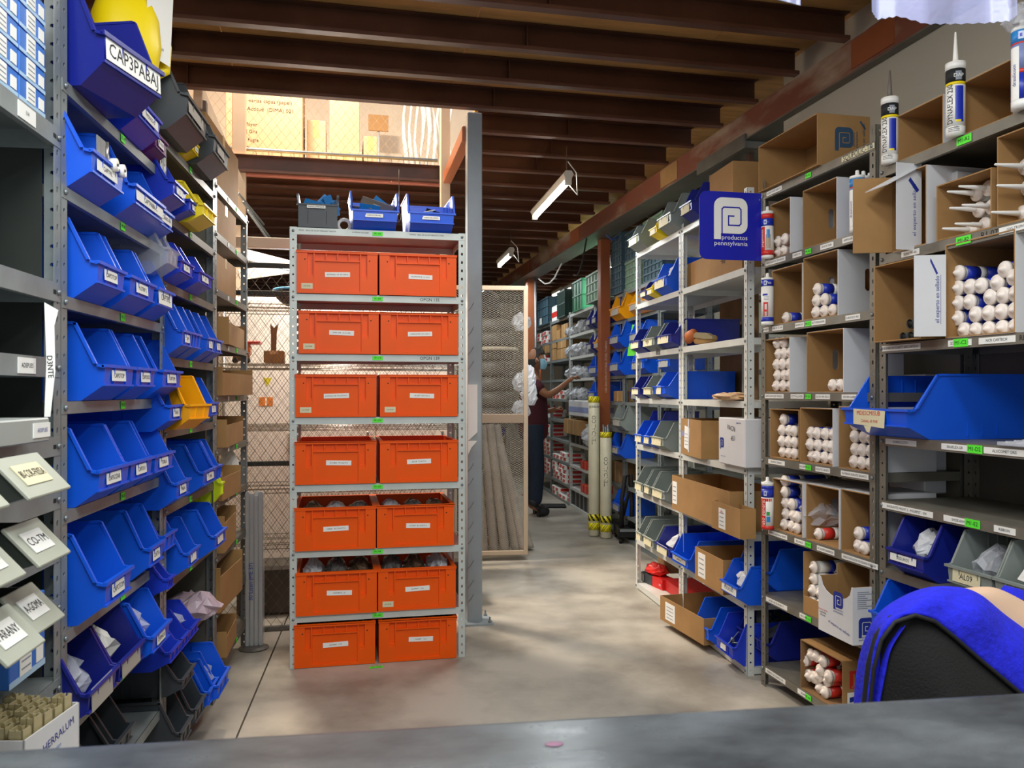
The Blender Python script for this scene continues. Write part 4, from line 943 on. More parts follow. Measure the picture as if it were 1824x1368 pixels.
# ---------------- fluorescent fittings ----------------
def lamp(p0, p1, label, wires=True):
    p0 = Vector(p0); p1 = Vector(p1); d = p1-p0; L_ = d.length
    t = thing('fluorescent_light', label, 'light', p0); t.rotation_mode = 'QUATERNION'; t.rotation_quaternion = d.to_track_quat('Y', 'Z')
    q = MB(); q.prism([(-.02, .0), (.02, 0), (.035, .03), (.02, .055), (-.02, .055), (-.035, .03)], 0, L_, M('fitting white', 'C9C6BC', .5)); q.build('housing', t)
    q = MB(); q.tube([(0, .03, -.018), (0, L_-.03, -.018)], .017, TUBEL, 10); q.build('tube', t)
    for y in (.0, L_-.03):
        q = MB(); q.cbox(-.022, .022, y, y+.03, -.038, .002, M('fitting white'), .003); q.build('end_cap', t)
    if wires:
        q = MB(); q.tube([(0, L_*.05, .05), (.0, L_*.05, max(.06, JZ-p0.z))], .003, WIRE, 5); q.build('hanging_wire', t)
        q = MB(); q.tube([(0, L_*.15, .05), (.05, L_*.12, -.02), (.09, L_*.1, -.08), (.07, L_*.06, .06), (0, L_*.02, .12)], .004, M('white cable', 'E0DED6', .5), 6); q.build('cable', t)
    return t
lamp(hit(1013, 318, 5.45), hit(952, 384, 6.65), 'lit fluorescent light hung nearest, above the aisle beyond the column')
lamp(hit(911, 450, 8.1), hit(889, 471, 8.9), 'lit fluorescent light above the wrapped rolls and black bag')
lamp(hit(1124, 458, 8.35), hit(1087, 477, 9.4), 'lit fluorescent light beside the brown column over the far racks')
lamp(hit(1020, 511, 11.0), hit(1003, 519, 12.1), 'lit fluorescent light over the green crates far down', False)
lamp(hit(1000, 518, 12.2), hit(985, 525, 13.4), 'farthest lit fluorescent light above the slate crate', False)

o = crumpled(.14, .12, .16, M('violet cloth', '3A2C9A', .8), 91).build('violet_cloth'); p = hit(885, 775, 7.4); o.location = (p.x, p.y, p.z-.02); tag(o, 'violet cloth bundle behind the leaning wrapped tubes', 'cloth')
q = MB(); q.cbox(-.3, .12, 0, .4, 0, p.z-.03, CARDD, .004); o = tag(q.build('brown_box'), 'brown carton on the floor behind the leaning wrapped tubes', 'carton'); o.location = (p.x, p.y-.1, .001); o.rotation_euler = (0, 0, TH)
q = MB(); q.tube([(0, 0, 0), (0, 0, 2.86)], .014, GALV, 8); o = tag(q.build('conduit_pipe'), 'thin white conduit running up the distant brown column', 'pipe'); p = hit(954, 697, 10.6); o.location = (p.x, p.y, 0)
o = crumpled(.2, .2, .1, M('lilac film bag'), 45).build('plastic_bag'); o.location = LF.P(LF.u(366, -.03), .02, Z2[7]+.002); tag(o, 'lilac film bag on the eighth shelf, middle bay of the blue-bin rack', 'bag')
o = crumpled(.1, .06, .17, PAPER, 46).build('white_bag'); o.location = hit(408, 862, 4.25); tag(o, 'thin white bag hanging at the end rack bay post', 'bag')
# ---------------- cartridges ----------------
def ring_text(q, s, r, zc, size, mat, ang, vertical=False, maxw=None):
    vs, fs, wd = textmesh(s); k = size; kx = size
    if maxw and wd*kx > maxw: kx = maxw/wd
    out = []
    for v in vs:
        x, y = (v[0]*kx, v[1]*k)
        if vertical: x, y = -y, x
        a = math.radians(ang)+x/r; out.append(((r+.0006)*math.cos(a), (r+.0006)*math.sin(a), zc+y))
    q.add(out, fs, mat)
def ring_patch(q, r, z0, z1, a0, a1, mat, n=6, e=.0003):
    vs = []; 
    for i in range(n+1):
        a = math.radians(a0+(a1-a0)*i/n)
        for z in (z0, z1): vs.append(((r+e)*math.cos(a), (r+e)*math.sin(a), z))
    q.add(vs, [(2*i, 2*i+2, 2*i+3, 2*i+1) for i in range(n)], mat, True)
lie = {}
def lying(style):
    """A cartridge on its side, cap towards -y; body and cap meshes."""
    if style in lie: return lie[style]
    main, band = {'blue': (BLUEP, WHITE), 'white': (WHITE, WHITE), 'red': (REDB, WHITE), 'steel': (WHITE, BLUEP)}[style]
    R_ = rot('X', -90); r = .0245
    q = MB()
    q.lathe([(r*.94, 0), (r*.94, .012)], WHITE, 14, R_); q.lathe([(r, .012), (r, .06)], main, 14, R_); q.lathe([(r+.0002, .06), (r+.0002, .085)], band, 14, R_)
    q.lathe([(r, .085), (r, .19)], main, 14, R_); q.lathe([(r, .19), (r, .2)], WHITE, 14, R_); body = q.mesh('body')
    q = MB(); q.lathe([(r+.0015, .002), (r+.0015, -.008), (r*.93, -.012), (r*.6, -.0125), (r*.5, -.016), (r*.3, -.021), (r*.15, -.026)], M('pale cap', 'EDE3DA', .4), 14, R_); cap = q.mesh('cap')
    q = MB(); q.lathe([(.009, -.012), (.0085, -.03), (.0035, -.115), (.001, -.118)], WHITE, 10, R_); noz = q.mesh('nozzle')
    lie[style] = (body, cap, noz); return lie[style]
def put_cart(fr, u, v, z, style, label, group, noz=False, yaw=0, tilt=0):
    t = thing('sealant_cartridge', label, 'cartridge', fr.P(u, v, z+.026), fr.phi+yaw, group)
    if tilt: t.rotation_euler = (math.radians(tilt), 0, fr.phi+yaw)
    b, c, n = lying(style); nm(b, 'tube_body', t); nm(c, 'cap', t)
    if noz: nm(n, 'nozzle', t)
rc = random.Random(9)
def stack(fr, px, z, rows, v, style, where):
    u = fr.u(px, v)+.026
    for j, n in enumerate(rows):
        for i in range(n): put_cart(fr, u+i*.0515+(.003 if j % 2 else 0), v+rc.uniform(0, .012), z+.004+j*.0495, style, '%s cartridge lying cap outward %s' % ({'blue': 'blue and white', 'white': 'all-white', 'red': 'red and white', 'steel': 'white'}[style], where), 'cartridges '+where)
def standing(fr, px, v, z, label, style, noz=None, r=.027, h=.205, sc=1):
    u = fr.u(px, v); t = thing('standing_cartridge', label, 'cartridge', fr.P(u, v, z+.001), fr.phi); t.scale = (sc,)*3
    A = -38; q = MB()
    def seg(z0, z1, m, rr=r): q.lathe([(rr, z0*h), (rr, z1*h)], m, 20)
    if style == 'red':
        seg(0, .06, WHITE, r*.98); seg(.06, .16, REDB); seg(.16, .68, WHITE, r*.999); seg(.68, .84, BLUEP); seg(.84, .94, REDB); seg(.94, 1, WHITE)
        ring_patch(q, r, .16*h, .66*h, A-75, A-15, REDB); ring_patch(q, r, .2*h, .5*h, A-8, A+38, M('print photo tone', 'B4A38C', .5)); ring_patch(q, r, .42*h, .6*h, A+0, A+30, LBLUE)
        ring_text(q, 'pegamento', r+.0004, .42*h, .018, WHITE, A-42, True, .1)
    elif style == 'door':
        seg(0, .07, WHITE); seg(.07, .16, BLUEP); seg(.16, .82, WHITE, r*.999); seg(.82, .96, BLUEP); seg(.96, 1, WHITE)
        for a0, a1, z0, z1 in ((-30, 15, .44, .48), (-30, -18, .18, .44), (3, 15, .18, .44), (-30, 15, .28, .32)): ring_patch(q, r, z0*h, z1*h, A+a0, A+a1, REDB, e=.0006)
        ring_patch(q, r, .62*h, .66*h, A-40, A+10, BLUEP); ring_text(q, '7es', r+.0004, .89*h, .018, WHITE, A+20)
        for k in range(3): ring_patch(q, r, (.53+.03*k)*h, (.54+.03*k)*h, A-25, A+20, M('grey print'))
    elif style == 'general':
        seg(0, .08, REDB); seg(.08, .68, WHITE, r*.999); seg(.68, .86, BLUEP); seg(.86, .93, BLUEP); seg(.93, 1, WHITE)
        ring_patch(q, r, .08*h, .66*h, A-80, A-8, REDB); ring_text(q, 'uso general', r+.0008, .36*h, .026, WHITE, A-32, True, .115)
        ring_patch(q, r, .3*h, .38*h, A, A+30, M('green print', '2FA34A', .5)); ring_patch(q, r, .16*h, .28*h, A+0, A+34, LBLUE); ring_patch(q, r, .6*h, .66*h, A-80, A+50, REDB)
    elif style == 'silicone':
        seg(0, .1, WHITE); seg(.1, .42, BLUEP); seg(.42, .47, REDB); seg(.47, .78, M('slate print', '7C88B8', .5)); seg(.78, .8, REDB); seg(.8, .95, LBLUE); seg(.95, 1, WHITE)
        ring_patch(q, r, .1*h, .75*h, A-80, A-22, WHITE); ring_text(q, 'draulicom', r+.0006, .4*h, .016, INKB, A-48, True, .11)
    elif style == 'dyna':
        seg(0, .12, WHITE, r*.985); seg(.12, .68, WHITE); seg(.68, .72, YEL); seg(.72, .90, INK); seg(.90, 1, WHITE, r*1.04)
        ring_patch(q, r, .17*h, .66*h, A-4, A+46, BLUEP); ring_patch(q, r, .17*h, .2*h, A-4, A+30, YEL, e=.0008)
        ring_text(q, 'DYNAFLEX 230', r+.0004, .42*h, .026, INK, A-34, True, .125)
        ring_patch(q, r, .74*h, .86*h, A-2, A+34, M('grey print')); ring_text(q, 'DAP', r+.001, .8*h, .016, WHITE, A+16); ring_text(q, '230', r+.001, .1*h, .008, INK, A)
        for k in range(3): ring_patch(q, r, (.05+.022*k)*h, (.056+.022*k)*h, A-50, A+20, INK)
    q.build('tube_body', t)
    if style in ('red', 'door', 'general', 'silicone'):       # square spiral mark on the coloured band
        q = MB(); z0 = {'red': .76, 'door': .89, 'general': .77, 'silicone': .88}[style]*h
        ring_patch(q, r, z0-.011, z0+.011, A-26, A+2, M('pale print', 'C8D0EE', .4), e=.0008); ring_patch(q, r, z0-.005, z0+.005, A-18, A-6, BLUEP, e=.0012); q.build('brand_mark', t)
    q = MB()
    if noz: q.lathe([(r*.5, h), (r*.4, h+.004), (.009, h+.006), (.008, h+.02), (.003, h+.1), (.001, h+.102)], noz, 12)
    else: q.lathe([(r*.85, h), (r*.45, h+.004), (.008, h+.007), (.007, h+.022), (.004, h+.024)], WHITE, 14)
    q.build('nozzle', t)
    return t

def logo(q, x0, z0, s, mw, mb, R=FRONT, T=(0, 0, 0), txt=True):
    """the square-spiral P; x0,z0 lower-left of its stem, s its overall width"""
    k = s/227.0; e = .0006
    def P(x, z, y): v = Vector(((x-643)*k+x0, (335-z)*k+z0, 0)); return R @ (v+Vector((0, 0, y)))+Vector(T)
    def poly(pts, mat, y): n = len(pts); q.add([P(a, b, y) for a, b in pts], [tuple(range(n-1, -1, -1))], mat)
    rr = 55; out = []
    for cx_, cz_, a0 in ((815, 127, -90), (815, 242, 0)):
        for j in range(7):
            a = math.radians(a0+15*j); out.append((cx_+rr*math.cos(a), cz_+rr*math.sin(a)))
    top = [(643+rr*(1-math.cos(math.radians(15*j))), 72+rr*(1-math.sin(math.radians(15*j)))) for j in range(7)]
    poly([(643, 335)]+top+out+[(697, 297), (690, 297), (690, 335)], mw, 0)
    w_ = 4.2
    def seg(a, b):
        x0_, x1_ = sorted((a[0], b[0])); z0_, z1_ = sorted((a[1], b[1]))
        poly([(x0_-w_, z1_+w_), (x0_-w_, z0_-w_), (x1_+w_, z0_-w_), (x1_+w_, z1_+w_)], mb, e)
    pth = [(697, 300), (697, 145), (709, 133), (813, 133), (825, 145), (825, 233), (813, 245), (741, 245), (741, 187), (776, 187)]
    for a, b in zip(pth, pth[1:]):
        if a[0] == b[0] or a[1] == b[1]: seg(a, b)
        else: dx, dz = (w_*.7, w_*.7) if (b[0]-a[0])*(b[1]-a[1]) < 0 else (w_*.7, -w_*.7); poly([(a[0]-dx, a[1]-dz), (a[0]+dx, a[1]+dz), (b[0]+dx, b[1]+dz), (b[0]-dx, b[1]-dz)], mb, e)
    if txt:
        for s_, xc, zc, wd in (('productos', 782, 323, 172), ('pennsylvania', 757, 360, 224)):
            vs, fs, w0 = textmesh(s_); kx = wd*k/w0
            q.add([R @ Vector(((xc-643)*k+x0+v[0]*kx, (335-zc)*k+z0+v[1]*40*k, e))+Vector(T) for v in vs], fs, mw)

# ---------------- grey racks under the beige wall ----------------
ZR = [RF.z(1358, y) for y in (344, 466, 582, 699, 813, 937, 1056, 1182)]
ZS = [RF.z(1571, 300), RF.z(1571, 455), RF.z(1574, 613), RF.z(1574, 777), RF.z(1578, 892), RF.z(1578, 1012), .50, .15]
r0, r1, r2 = RF.u(1356), RF.u(1560), RF.u(1566)
tR, sR = rack(RF, r0, r1, .4, ZR, ZR[0]+.06, 'grey rack bay of cartridge cartons between the white rack and the double post', STEELR, lip=.034)
tS, sS = rack(RF, r2, r2+.85, .4, ZS, 2.32, 'grey rack bay nearest the black chair with a long blue bin pulled out', STEELR, back=M('olive steel panel', '5F5D54', .5, .2, var=.25, scale=4), lip=.034)
for i, s_ in enumerate(sR): shelf_tag(s_, RF.u(1441)-r0, .042, .021, 'M1-%s1' % 'ABCDEFGH'[i], lip=.034, size=.014)
for i, s_ in enumerate(sS): shelf_tag(s_, RF.u((1719, 1718, 1713, 1738, 1734, 1738, 1738, 1738)[i])-r2, .062, .026, 'M1-%s2' % 'ABCDEFGH'[i], lip=.034, size=.018)
for s_, x, w_, t_ in ((sR[0], .12, .13, 'SEGMOS55  PURITOS NEGRO TAR'), (sR[0], .73, .2, 'SQUPOLIC-TR'), (sR[1], .13, .17, 'SIMPTO ELLIP MTK TEKNOBOND'), (sR[1], .31, .07, 'UNIPEG M1'), (sR[1], .53, .09, 'EPUSTK NAR'), (sR[1], .72, .17, 'UNIPOX-NR SILBOM POTE 3.0 NR'), (sR[2], .05, .05, 'BOND-TE'), (sR[2], .15, .09, 'SURE-TE 157-1000'), (sR[2], .33, .07, 'MAXMO-NC'), (sR[2], .47, .1, 'BOTTOM-B NOMA'), (sR[2], .7, .09, 'SURGOLEV-NC'),
    (sR[3], .12, .16, 'SIDENT2-ALAIN OLOJET 100% GELLO'), (sR[3], .31, .1, 'SOFTYN-LLOORE'), (sR[3], .5, .1, 'SILCON 100% CELLO'), (sR[3], .68, .1, 'SEGVEN ALBRE'), (sR[4], .14, .14, 'SELAROC NEGRO'), (sR[4], .36, .06, 'SELCRIMO'), (sR[4], .5, .1, 'ADILATIC NEGRO'), (sR[4], .71, .17, 'SILVIRBON ADILATIC BLANCO'),
    (sR[5], .15, .16, 'SINVIEZT5 USO GRAL TRANSP'), (sR[5], .33, .08, 'SELONG-E'), (sR[5], .52, .12, 'EST USONEST ADHERENCIA'), (sR[5], .74, .22, 'AGINCO1-40 D-KLOCKO MI 30 ELANON 32TIEMCOD'), (sR[6], .14, .18, 'IAL JPS 220 55 SILVER 17'), (sR[6], .36, .06, 'SELCUN'), (sR[7], .13, .17, 'FERRETO 20 CONICO 700'), (sR[7], .36, .09, 'SELPRO'),
    (sS[1], .17, .09, 'SDN1795-A6'), (sS[1], .62, .12, 'GAS-TR1PH'), (sS[2], .12, .2, 'SDDURETAN DURETT GRIS CARTECH'), (sS[2], .4, .1, 'SDDURETBUN'), (sS[2], .55, .14, 'NCR CARTECH'), (sS[2], .74, .1, 'SODURETS'), (sS[3], .12, .16, 'SORRELCOTO'), (sS[3], .38, .12, 'SIKAFLEX-GR'), (sS[3], .58, .16, 'ALUCOMET GRIS'), (sS[3], .76, .06, 'SIAN'), (sS[4], .15, .26, 'SHOSANTZ MIGHT 2 - POLIEPIST - 290'), (sS[4], .40, .14, 'SHOE-60/HD'), (sS[4], .58, .08, 'RIBBON'), (sS[4], .74, .16, 'SURGESTEPNER-TRIO')):
    shelf_tag(s_, x, w_, .02, t_, PAPER if t_[:4] != 'SQUP' else TAPEC, lip=.034, size=.012 if t_[:4] != 'SQUP' else .03, name='price_strip')
q = MB(); q.text('R1-07', (0, 0, 0), .028, INK); o = q.build('handwriting', sS[1]); o.location = (.52, -.0022, -.017)
q = MB(); q.text('RL 1Z', (0, 0, 0), .022, INK); o = q.build('handwriting', sS[2]); o.location = (.66, -.0022, -.017)

def cp_(px0, px1, v): return RF.u(px0, v), RF.u(px1, v)
def cart_box(px0, px1, z, h_, lab, d_=.27, v=.005, out=CARDW, hole=(.5, .55, .17), hole_far=False, **kw):
    a, b = cp_(px0, px1, v); return carton(RF.P(a, v, z+.001), RF.phi, b-a, d_, h_, lab, out=out, inn=CARD, hole=hole, hole_far=hole_far, **kw)
def arrows(w_, d_, h_, zc=.85):
    def f(q):
        x = w_+.0012
        for k in (0, 1):
            y = d_*.09+k*.02
            q.add([(x, y-.002, h_*(zc-.09)), (x, y+.002, h_*(zc-.09)), (x, y+.002, h_*zc), (x, y-.002, h_*zc)], [(0, 1, 2, 3)], INKB)
            q.add([(x, y-.007, h_*zc), (x, y+.007, h_*zc), (x, y, h_*(zc+.05))], [(0, 1, 2)], INKB)
        q.add([(x, d_*.06, h_*(zc-.12)), (x, d_*.06+.034, h_*(zc-.12)), (x, d_*.06+.034, h_*(zc-.108)), (x, d_*.06, h_*(zc-.108))], [(0, 1, 2, 3)], INKB)
        q.lathe([(.012, 0), (.012, .0005)], INKB, 10, R=SIDEP, T=(x, d_*.06+.016, h_*(zc-.2)))
        for k in range(7):
            t0 = .12+k*.1; q.add([(x, d_*(t0+.1), h_*(.12+k*.045*2)), (x, d_*(t0+.15), h_*(.12+k*.045*2+.05)), (x, d_*(t0+.15)+.003, h_*(.12+k*.045*2+.05)), (x, d_*(t0+.1)+.003, h_*(.12+k*.045*2))], [(0, 1, 2, 3)], M('pale grey print', 'A4A8B4', .7))
    return f
# top: long brown carton lying open, spiral mark on its end
a, b = cp_(1351, 1456, -.02); w_ = b-a
def pr(q):
    T = (w_+.0012, .115, .115)
    R2 = SIDEP @ rot('Z', 0)
    logo(q, .05-.115+.03, -.05, .085, M('blue grey print', '2C4A66', .7), CARD, R=SIDEP, T=T, txt=False)
    for k, s_ in enumerate(('productos', 'pennsylvania')): q.text(s_, (w_+.0014, .168+.014*k, .115), .014, M('blue grey print'), R=SIDEP @ rot('Z', 90))
    q.text('experto en sellado', (w_+.0014, .215, .11), .02, M('blue grey print'), R=SIDEP @ rot('Z', 90), maxw=.15)
    q.add([(w_+.0014, .195, .19), (w_+.0014, .2, .196), (w_+.0014, .225, .165), (w_+.0014, .22, .158)], [(3, 2, 1, 0)], M('blue grey print'))
carton(RF.P(a, -.02, ZR[0]+.001), RF.phi, w_, .245, .215, 'long brown carton lying open on top of the grey rack, spiral mark on its end', CARD, prints=pr)
# second shelf
B_, C_, D_, E_, G_, H_ = ZR[1], ZR[2], ZR[3], ZR[4], ZR[6], ZR[7]; F_ = ZR[5]
cart_box(1372, 1408, B_, .25, 'white-sided carton with slot handle, second shelf, behind the red cartridge', prints=None)
cart_box(1430, 1491, B_, .25, 'empty white-sided carton with slot handles, second shelf, beside blue cartridges', hole_far=True)
stack(RF, 1381, B_, [2, 1], .03, 'steel', 'in the carton behind the red standing cartridge')
put_cart(RF, RF.u(1400, .02), .02, B_+.05, 'red', 'red-banded white cartridge on top of the few behind the red standing one', 'cartridges in the carton behind the red standing cartridge')
standing(RF, 1367, -.02, B_, 'red and white cartridge standing beside the blue sign', 'red', h=.215, r=.028)
for k, (px, v) in enumerate(((1527, .0), (1538, .03), (1549, .07))): standing(RF, px, v, B_, 'blue and white cartridge standing at the double post, %s from the aisle' % ORD[k].replace('nearest', 'first'), 'silicone', h=.215, r=.028)
# third shelf
cart_box(1375, 1429, C_, .25, 'carton holding a single blue cartridge, third shelf', hole=None)
cart_box(1431, 1493, C_, .265, 'white-sided carton with a heap of blue cartridges, third shelf', hole_far=True)
stack(RF, 1393, C_, [1], .03, 'blue', 'alone in the third-shelf carton')
stack(RF, 1449, C_, [3, 2, 1], .03, 'blue', 'heaped in the third-shelf carton')
standing(RF, 1367, -.02, C_, 'white cartridge with red door print standing below the blue sign', 'door', h=.215, r=.028)
# fourth shelf
cart_box(1361, 1407, D_, .245, 'white-sided carton of all-white cartridges, fourth shelf')
cart_box(1437, 1503, D_, .255, 'nearly empty white-sided carton, fourth shelf, two white cartridges in it', hole_far=True)
stack(RF, 1379, D_, [3, 3, 3, 3, 2], .03, 'white', 'stacked in the fourth-shelf carton')
stack(RF, 1478, D_, [2], .03, 'white', 'left as a pair in the fourth-shelf carton')
# fifth shelf
cart_box(1372, 1423, E_, .225, 'first brown carton of blue cartridges, fifth shelf', hole=None, out=CARD)
cart_box(1425, 1484, E_, .235, 'second brown carton of blue cartridges, fifth shelf', hole_far=True)
cart_box(1494, 1556, E_, .245, 'third brown carton of blue cartridges, fifth shelf, against the double post', hole_far=True)
stack(RF, 1388, E_, [3, 3, 3, 1], .03, 'blue', 'stacked in the first fifth-shelf carton')
stack(RF, 1438, E_, [4, 4, 4], .03, 'blue', 'stacked in the second fifth-shelf carton')
stack(RF, 1515, E_, [3, 3, 3, 2], .03, 'blue', 'stacked in the third fifth-shelf carton')
# sixth shelf
cart_box(1376, 1429, F_, .235, 'first carton of blue cartridges, sixth shelf, beside the red standing one', hole=None)
cart_box(1436, 1495, F_, .24, 'sixth-shelf carton with one cartridge in a clear bag', hole_far=True)
cart_box(1498, 1556, F_, .245, 'sixth-shelf carton with a low heap of blue cartridges by the double post', hole_far=True)
stack(RF, 1393, F_, [3, 3, 2, 1, 1], .03, 'blue', 'piled in the first sixth-shelf carton')
stack(RF, 1449, F_, [1], .03, 'red', 'alone under film in the sixth-shelf carton')
stack(RF, 1519, F_, [3, 1], .03, 'blue', 'low in the last sixth-shelf carton')
o = crumpled(.17, .2, .1, FILM, 77).build('film_bag'); o.location = RF.P(RF.u(1463, .1), .1, F_+.055); tag(o, 'clear film bag over the single cartridge on the sixth shelf', 'bag')
standing(RF, 1367, -.02, F_, 'red cartridge reading uso general standing on the sixth shelf', 'general', h=.215, r=.028)
# seventh shelf
a, b = cp_(1362, 1376, .04)
def side_bin(z, h_, lab, mat, fill=None):
    t = make_bin(RF.P(RF.u(1368, .03)-.30, .03, z+.001), RF.phi, .30, .33, h_, mat, lab, None); return t
side_bin(G_, .2, 'large blue bin seen from its side on the seventh shelf, grey rack', BLUE)
t_ = side_bin(H_, .19, 'large navy bin of dark parts on the bottom shelf, grey rack', NAVY); fill_parts(DARKP, 16)(t_, .3, .33, .42)
a, b = cp_(1431, 1492, .0)
carton(RF.P(a, .0, G_+.001), RF.phi, b-a, .3, .26, 'brown carton with a torn low front behind the white marked carton', CARD, open_='top', cut=.72)
stack(RF, 1442, G_+.02, [2, 2, 1, 1], .03, 'steel', 'standing high in the torn seventh-shelf carton')
a, b = cp_(1458, 1518.5, -.08); w_ = b-a
t = thing('open_carton', 'white carton with blue spiral marks and scooped front, on the seventh shelf', 'carton', RF.P(a, -.08, G_+.001), RF.phi)
q = MB(); n = 12; h_ = .215; pts = [(0, 0), (w_, 0), (w_, h_)]
pts += [(w_*.97, h_), (w_*.95, h_*.93)]+[(w_*(.52+.43*math.cos(math.pi*k/8)), h_*(.93-.22*math.sin(math.pi*k/8))) for k in range(1, 8)]+[(w_*.06, h_*.98), (0, h_)]
q.prism(pts, .0, .004, CARDW); q.prism([(x*.998+.0002, z*.998+.0002) for x, z in pts], .004, .0046, CARD)
for x in (0, w_-.004): q.box(x, x+.004, .0046, .3, 0, h_, CARD)
q.box(w_, w_+.0006, .0, .3, 0, h_, CARDW); q.box(-.0006, 0, 0, .3, 0, h_, CARDW); q.box(.004, w_-.004, .296, .3, 0, h_, CARD); q.box(.004, w_-.004, .0046, .296, 0, .004, CARD)
q.build('body', t)
q = MB(); logo(q, w_*.46, h_*.5, w_*.28, INKB, CARDW, R=FRONT, T=(0, -.001, 0)); logo(q, .025, h_*.12, .065, INKB, CARDW, R=SIDEP, T=(w_+.0012, 0, 0))
for k, s_ in enumerate(('silicona neutra', 'neutralize', 'silicones')): q.text(s_, (w_*.14, -.001, h_*(.40-.05*k)), .011, INK if k else INKR)
q.text('el experto en sellado', (w_*.62, -.001, h_*.2), .016, INKB, R=FRONT @ rot('Z', -8))
for k in range(9): q.add([(w_+.0012, .02, h_*(.92-.035*k)), (w_+.0012, .02+.07*(.7+.3*math.sin(k*2)), h_*(.92-.035*k)), (w_+.0012, .02+.07*(.7+.3*math.sin(k*2)), h_*(.905-.035*k)), (w_+.0012, .02, h_*(.905-.035*k))], [(3, 2, 1, 0)], M('grey print'))
q.build('printing', t)
a, b = cp_(1426, 1501, .0); w_ = b-a
def pr(q):
    x = w_+.0012
    q.add([(x, .03, .10), (x, .12, .10), (x, .12, .17), (x, .03, .17)], [(0, 1, 2, 3)], INKR); q.text('JO', (x+.0004, .075, .135), .06, CARD, R=SIDEP)
    q.add([(x, .02, .03), (x, .2, .03), (x, .2, .085), (x, .02, .085)], [(0, 1, 2, 3)], PAPER); q.text('0.', (x+.0004, .165, .055), .035, INK, R=SIDEP)
    q.add([(x+.0003, .03, .045), (x+.0003, .09, .055), (x+.0003, .09, .075), (x+.0003, .03, .065)], [(0, 1, 2, 3)], INKB)
carton(RF.P(a, .0, H_+.001), RF.phi, w_, .3, .21, 'brown red-printed carton of red cartridges on the bottom shelf', CARD, prints=pr, inn=CARDD)
stack(RF, 1452, H_, [2, 2], .03, 'red', 'in the bottom-shelf carton, near corner')
for (px, z) in ((1443, .055), (1452, .06), (1463, .105), (1447, .15), (1456, .155), (1468, .15), (1478, .1), (1436, .11)): put_cart(RF, RF.u(px, .03), .03, H_+z-.02, 'red', 'red and white cartridge loosely piled in the bottom-shelf carton', 'loose red cartridges in the bottom-shelf carton')

# ----- nearest grey bay -----
standing(RF, 1585, -.01, ZS[0], 'grey-nozzled cartridge reading DYNAFLEX 230 standing on the top shelf', 'dyna', noz=M('grey nozzle', '6B635E', .5), r=.029, h=.235)
standing(RF, 1702, -.01, ZS[0], 'white-nozzled cartridge reading DYNAFLEX 230 standing on the top shelf', 'dyna', noz=WHITE, r=.029, h=.235)
t = standing(RF, 1821, -.01, ZS[0], 'blue-labelled cartridge with a film cap at the picture edge, top shelf', 'silicone', r=.029, h=.235)
o = crumpled(.1, .1, .07, FILM, 33).build('film_cap', t); o.location = (0, 0, .23)
cart_box(1598, 1680, ZS[0], .165, 'brown carton lying open on the top shelf between two tall cartridges', d_=.2, hole=None)
cart_box(1707, 1806, ZS[0], .17, 'brown carton with a torn hole on the top shelf, beside the white-nozzled cartridge', d_=.2, hole=None)
def flap_print(q):
    q.text('el experto en sellado', (.075, -.0012, .14), .022, INKB, R=FRONT @ rot('Z', 90), maxw=.18)
    q.add([(.05, -.0012, .24), (.058, -.0012, .252), (.095, -.0012, .21), (.085, -.0012, .2)], [(0, 1, 2, 3)], INKB)
a, b = cp_(1589, 1650, .0)
dark = carton(RF.P(a, .0, ZS[1]+.001), RF.phi, b-a, .3, .27, 'carton with wide-open flaps on the second shelf near the double post', CARDW, CARD, prints=None,
  flaps=[(0, 0, -.0, .135, .27, -172+62, CARD)])
q = MB(); q.box(0, .12, -.13, 0, 0, .003, CARDW); o = q.build('flap', dark); o.location = (.01, 0, .268); o.rotation_euler = (math.radians(28), 0, 0)
q = MB(); q.box(0, .105, -.0008, .0002, 0, .30, CARDW); flap_print(q); o = q.build('printed_flap', dark); pf = RF.P(RF.u(1597, -.04), -.04, 0)
o.parent = None; d2 = hit(1645, 697, 0).copy(); p0 = hit(1596, 697, 2.80); p1 = hit(1645, 697, 2.83); o.rotation_euler = (0, 0, math.atan2(p1.y-p0.y, p1.x-p0.x)); o.location = (p0.x, p0.y, ZS[1]-.01)
M0 = dark.matrix_basis.inverted(); mw = Matrix.LocRotScale(o.location, o.rotation_euler, None); o.parent = dark; bpy.context.view_layer.update(); o.matrix_basis = dark.matrix_basis.inverted() @ mw
def blue_pr(w_):
    def f(q):
        q.add([(w_*.0-.0012, .0, .0), (w_*0-.0012, .2, .0), (w_*0-.0012, .2, .2), (w_*0-.0012, 0, .2)], [(3, 2, 1, 0)], CARDW)
    return f
for (px0, px1, h_, v, lab) in ((1668, 1766, .185, .0, 'low brown carton of nozzled cartridges on the second shelf'), (1776, 1850, .27, .0, 'tall brown carton of nozzled cartridges at the picture edge, second shelf')):
    cart_box(px0, px1, ZS[1], h_, lab, d_=.3, v=v, out=CARD, hole=(.5, .6, .2) if h_ > .2 else None, hole_far=h_ > .2)
shut_box('box', 'white and light blue printed box behind the low nozzle carton', RF.P(RF.u(1655, .05), .10, ZS[1]+.001), RF.phi, .07, .25, .25, CARDW, 'box')
for k, (px, z) in enumerate(((1722, .0), (1745, .005), (1735, .06), (1758, .058), (1731, .115), (1752, .12))): put_cart(RF, RF.u(px, .06), .085, ZS[1]+z+.004, 'white', 'white nozzled cartridge in the low brown carton, second shelf', 'nozzled cartridges in the low carton', noz=True)
for k, (px, z) in enumerate(((1812, .01), (1822, .085), (1818, .15))): put_cart(RF, RF.u(px, .06), .085, ZS[1]+z+.004, 'white', 'white nozzled cartridge in the tall carton at the picture edge', 'nozzled cartridges in the tall carton', noz=True)
